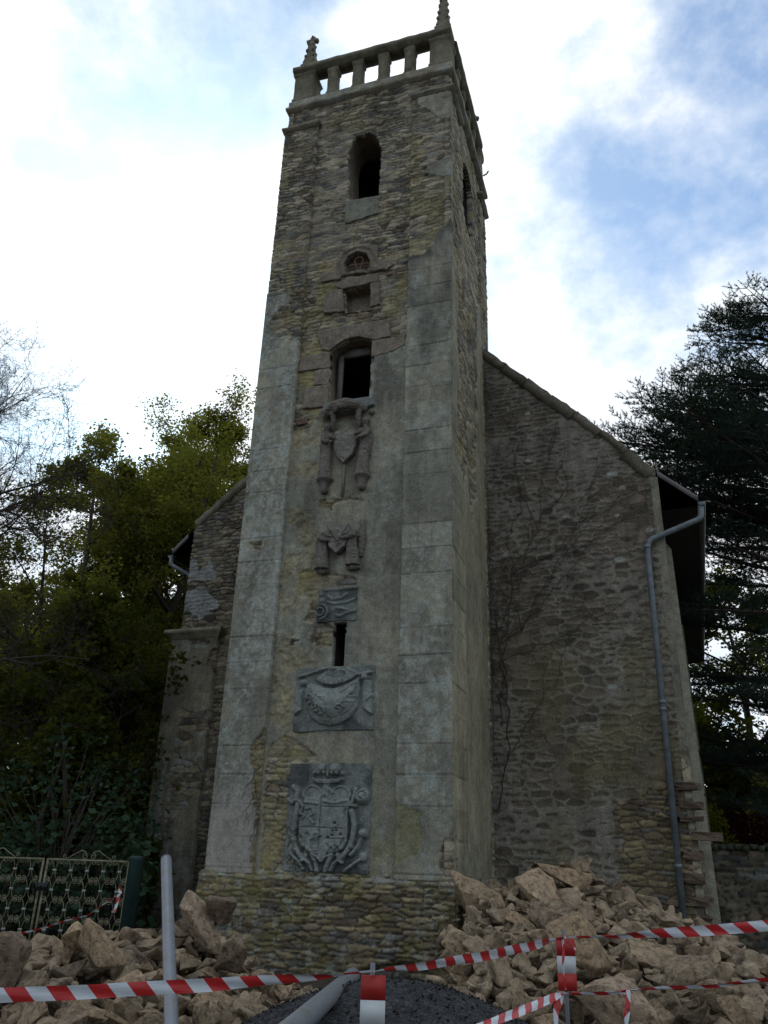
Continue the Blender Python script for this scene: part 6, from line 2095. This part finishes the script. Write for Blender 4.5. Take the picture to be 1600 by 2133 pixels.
# ---- bare tree whose branches reach in from the left
rs = np.random.RandomState(31)
bt = thing("bare_tree", "leafless tree with fine dark branches reaching in from the left edge", "tree", pos(-0.71, 15.6))
S = Segs(); tips = []
p = np.array([0, 0, -0.2]); d = np.array([0.05, 0, 1.0]); r = .24
def inward(a, el): return (RH[0] * math.cos(a) + FH[0] * math.sin(a), RH[1] * math.cos(a) + FH[1] * math.sin(a), el)
for i in range(12):
    d = d + rs.randn(3) * .05; d /= np.linalg.norm(d); q = p + d * .86; r2 = .24 * (1 - .8 * (i + 1) / 12)
    S.add(p, q, r, r2); p, r = q, r2
    if i >= 4:
        for c in range(3):
            a = rs.uniform(-1.0, 1.0) if c < 2 else rs.uniform(1, 5.2)
            grow(S, tips, p, inward(a, rs.uniform(.05, .6)), 5.4 * (1 - .035 * abs(i - 8)) * rs.uniform(.65, 1.0), r * .5 + .014, 1, 4, rs, [0, 3, 3, 2, 0], .48, .012, .10)
for a, z_, ln in ((-0.1, 4.3, 5.6), (0.25, 5.2, 5.8), (-.3, 5.9, 5.4), (0.1, 6.8, 5.6), (0.0, 7.6, 5.2)):
    grow(S, tips, (0.1, 0, z_), inward(a, .22), ln, .055, 1, 4, rs, [0, 3, 3, 2, 0], .45, .012, .10)
S.build("trunk", M_BARK, bt, thin=.012)
print("bare segs", len(S.a))

# ---- blue-green shrub with leaf rosettes behind the gate
def rosette_shrub(base, H, spread, n, seed, label, size=.10, mat=M_BLUE, lo=.25):
    rs = np.random.RandomState(seed)
    t = thing("broadleaf_shrub", label, "shrub", base)
    S = Segs(); C = []; A = []
    for i in range(n):
        a = rs.uniform(0, 6.28); rr = spread * rs.uniform(.25, 1) ** .7; z1 = H * rs.uniform(lo, 1.0) * (1 - .35 * (rr / spread) ** 2)
        e = np.array([rr * math.cos(a), rr * math.sin(a), z1]); p = np.array([0.05 * math.cos(a), .05 * math.sin(a), 0]); k = 6
        for j in range(k):
            tt = (j + 1) / k; q = np.array([e[0] * tt ** 1.6, e[1] * tt ** 1.6, z1 * tt ** .9]) + rs.randn(3) * .035
            S.add(p, q, .018 * (1 - .7 * j / k), .018 * (1 - .7 * tt)); p = q
        for m in range(34):
            b2 = rs.uniform(0, 6.28); C.append(p + rs.randn(3) * (.02 if m < 14 else .22) + np.array([0, 0, -.02])); A.append((math.cos(b2), math.sin(b2), rs.uniform(-.25, .35)))
    S.build("stems", M_BARKP, t)
    C = np.array(C); A = np.array(A)
    leaves_mesh("foliage", C, size, mat, t, rs, droop=0, along=A * 1.6)
    return t


rosette_shrub(pos(-0.36, 15.2), 3.9, 1.5, 46, 41, "blue-green shrub with rosettes of broad leaves behind the left leaf of the gate")
rosette_shrub(pos(-0.30, 14.6), 2.5, 1.1, 36, 42, "lower blue-green shrub spreading behind the right leaf of the gate", .14)
rosette_shrub(pos(-0.425, 14.6), 2.3, 0.9, 26, 43, "small blue-green shrub at the far left edge behind the gate", .15)

# ---- big cedar at the right
rs = np.random.RandomState(52)
ced = thing("cedar_tree", "big dark cedar with layered drooping branches at the right edge", "tree", pos(0.60, 20.5))
S = Segs(); NC = []; ND = []
def cedar_twigs(p, d, L_, rs):
    n = max(3, int(L_ / .09)); pts = []
    d = d / np.linalg.norm(d)
    for i in range(n):
        q = p + d * L_ / n; S.add(p, q, .0045, .0035); pts.append((p.copy(), q.copy(), d.copy())); p = q
        d = d + rs.randn(3) * .06 + np.array([0, 0, .02]); d /= np.linalg.norm(d)
    for a, b_, dd in pts:
        for k in range(13):
            NC.append(a + (b_ - a) * rs.rand()); e = rs.randn(3); e -= dd * (e @ dd); e /= np.linalg.norm(e); ND.append(e * .9 + dd * .5)
def cedar_limb(z0, az, L_, el, rs, dens=1.0):
    p = np.array([0, 0, z0]); d = np.array([*inward(az, el)]); d /= np.linalg.norm(d); n = int(L_ / .32); r = .030 + .011 * L_
    for i in range(n):
        d = d + rs.randn(3) * np.array([.05, .05, .03]) + np.array([0, 0, .012 if i < n * .5 else -.005]); d /= np.linalg.norm(d)
        q = p + d * L_ / n; f = (i + 1) / n; r2 = (.030 + .011 * L_) * (1 - .85 * f); S.add(p, q, r, r2); p, r = q, r2
        if f < .22: continue
        sd = np.cross(d, (0, 0, 1.0)); sd /= np.linalg.norm(sd)
        for sg in (-1, 1):
            if rs.rand() > .92 * dens: continue
            bl = min(1.9, .5 + L_ * .25) * (1.15 - .75 * f) * rs.uniform(.6, 1.1); bd = sd * sg + d * .75 + np.array([0, 0, rs.uniform(-.1, .3)]); bd /= np.linalg.norm(bd)
            b0 = p.copy(); m = max(2, int(bl / .16))
            for j in range(m):
                b1 = b0 + bd * bl / m; S.add(b0, b1, .016 * (1 - .7 * j / m), .016 * (1 - .7 * (j + 1) / m)); b0 = b1
                bd = bd + rs.randn(3) * .07; bd /= np.linalg.norm(bd)
                for w in (-1, 1):
                    sd2 = np.cross(bd, (0, 0, 1.0)); cedar_twigs(b0, sd2 * w * rs.uniform(.4, 1) + bd * .7 + np.array([0, 0, rs.uniform(.1, .9)]), rs.uniform(.14, .34), rs)
            cedar_twigs(b0, bd + np.array([0, 0, .25]), .3, rs)
    cedar_twigs(p, d, .4, rs)
CH = 18.0
p = np.array([0, 0, -.2]); r = .42
for i in range(20):
    q = np.array([.25 * math.sin(i * .5), .2 * math.cos(i * .6), (i + 1) * CH / 20]); r2 = .42 * (1 - .9 * (i + 1) / 20); S.add(p, q, r, r2); p, r = q, r2
# limbs towards the chapel: the outline steps down from the top to the long middle limbs
for z0, L_, el, cnt in [(round((a + b_ * c * .62 + .2) / 1.25) * 1.25, b_ * .92, c * .34, d_) for a, b_, c, d_ in ((2.6, 5.2, .05, 3), (3.6, 5.6, .08, 3), (4.6, 5.8, .10, 3), (5.6, 5.8, .10, 3), (6.6, 5.8, .12, 3), (7.6, 5.8, .16, 3), (8.4, 6.3, .20, 4), (9.1, 7.2, .22, 5), (9.8, 7.1, .25, 6), (10.6, 6.6, .28, 6), (11.5, 5.8, .30, 6), (12.4, 4.9, .32, 5), (13.2, 4.2, .36, 5), (14.0, 3.7, .4, 4), (15.0, 3.1, .45, 4), (16.0, 2.4, .5, 4), (17.0, 1.8, .6, 4))]:
    for c in range(cnt):
        az = math.pi + rs.uniform(-.85, .85)
        cedar_limb(z0 + rs.uniform(-.16, .16), az, L_ * rs.uniform(.78, 1.03), el + rs.uniform(-.05, .05), rs)
    for c in range(2):
        cedar_limb(z0 + rs.uniform(-.3, .3), rs.uniform(-2.0, 2.0), L_ * rs.uniform(.6, .9), el, rs, .45)
S.build("trunk", M_BARK, ced, thin=.012)
NC = np.array(NC); ND = np.array(ND)
print("cedar needles", len(NC), "segs", len(S.a))
n = len(NC); ND /= np.linalg.norm(ND, axis=1)[:, None]
e = np.cross(ND, rs.randn(n, 3)); e /= np.linalg.norm(e, axis=1)[:, None]
Ln = .062 * (0.7 + .6 * rs.rand(n))[:, None]
v = np.stack([NC - e * .008, NC + e * .008, NC + ND * Ln], 1).reshape(-1, 3)
link("crown", mesh_np("crown", v, np.arange(n * 3).reshape(n, 3), smooth=False), M_CEDAR, ced)

# ---- trees and shrubs low at the right
gr_ = "trees right of the chapel"
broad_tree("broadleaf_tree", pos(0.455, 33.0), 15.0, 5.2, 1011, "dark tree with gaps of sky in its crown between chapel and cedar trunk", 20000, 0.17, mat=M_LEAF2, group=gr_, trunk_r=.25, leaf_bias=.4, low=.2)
broad_tree("broadleaf_tree", pos(0.54, 29.0), 11.5, 5.0, 1012, "green tree under the lowest cedar branches at the right edge", 20000, 0.15, mat=M_LEAF, group=gr_, trunk_r=.22, leaf_bias=.3, low=.15)


def bush(name, base, rx, rz, n, size, mat, label, seed):
    rs = np.random.RandomState(seed)
    t = thing(name, label, "shrub", base)
    u = rs.randn(n, 3); u /= np.linalg.norm(u, axis=1)[:, None]; u[:, 2] = np.abs(u[:, 2])
    r = (0.55 + .45 * rs.rand(n)) * (0.75 + .5 * fbm(u[:, 0] * 2 + 9, u[:, 1] * 2 + u[:, 2] * 2 + 9, seed, 3))
    C = u * r[:, None] * np.array([rx, rx, rz])
    leaves_mesh("foliage", C, size, mat, t, rs)
    S = Segs()
    for i in range(26):
        e = C[rs.randint(n)] * .85; S.add(np.zeros(3), e * .5 + np.array([0, 0, .1]), .02, .013); S.add(e * .5 + np.array([0, 0, .1]), e, .013, .005)
    S.build("stems", M_BARK, t); return t


bush("red_shrub", pos(0.435, 24.5, .6), 2.2, 2.6, 16000, .10, M_REDLEAF, "dark red leaved shrub showing over the garden wall at the right", 61)
bush("yellow_shrub", pos(0.385, 23.5, .5), .8, 3.2, 5000, .10, M_YEL, "narrow yellow-green shrub just right of the chapel corner", 62)


def f_gw(u, z):
    h, c = rub(u, z, 151, 0.12, 0.36, 0.05, 0.2, C_ST * 0.55)
    return h, c


ga = at(0.372, 19.5); gb = at(0.62, 17.5); gd = (gb - ga); gl_ = np.linalg.norm(gd); gd /= gl_; gn = np.cross(gd, Z)
if gn @ FH > 0: gn = -gn
gwall = thing("garden_wall", "low dark stone garden wall at the right behind the rubble", "wall", (float(ga[0]), float(ga[1]), 0))
patch("wall_face", gwall, M_STONE, (0, 0, 0), gd, Z, gn, 0, gl_, -.2, 2.0, 0.04, f_gw, None, .2)
patch("wall_face", gwall, M_STONE, -gn * .45, gd, Z, -gn, 0, gl_, -.2, 2.0, 0.08, f_gw, None, .2)
b = MB(); nn_ = 26; rs = np.random.RandomState(8)
for i in range(nn_):
    c_ = gd * (gl_ * (i + .5) / nn_) - gn * .22 + np.array([0, 0, 2.04 + rs.rand() * .05])
    b.box(c_, (gl_ / nn_ * .97, .56, .12), (rs.rand() * .08, rs.rand() * .08, math.atan2(gd[1], gd[0])), col=np.array([.06, .07, .045]), jit=.05)
b.build("coping", M_STONE, gwall)

# ---- weeds
def weed(tu, v, z, n, h, seed, label, dz=0.0):
    rs = np.random.RandomState(seed); p = at(tu, v, z); t = thing("weed_tuft", label, "weed", tuple(map(float, p)))
    C = np.stack([rs.randn(n) * .06, rs.randn(n) * .06, np.zeros(n)], 1); A = np.stack([rs.randn(n) * .5, rs.randn(n) * .5, np.full(n, 1.4)], 1)
    leaves_mesh("blades", C, h, M_GRASS, t, rs, droop=0, shape='blade', along=A * 1.5); return t


weed(0.205, 6.6, 0.15, 260, .20, 71, "tuft of green grass among the stones left of the lower board")
weed(0.372, 13.2, 0.5, 160, .24, 72, "small green weed growing at the chapel corner by the downpipe")
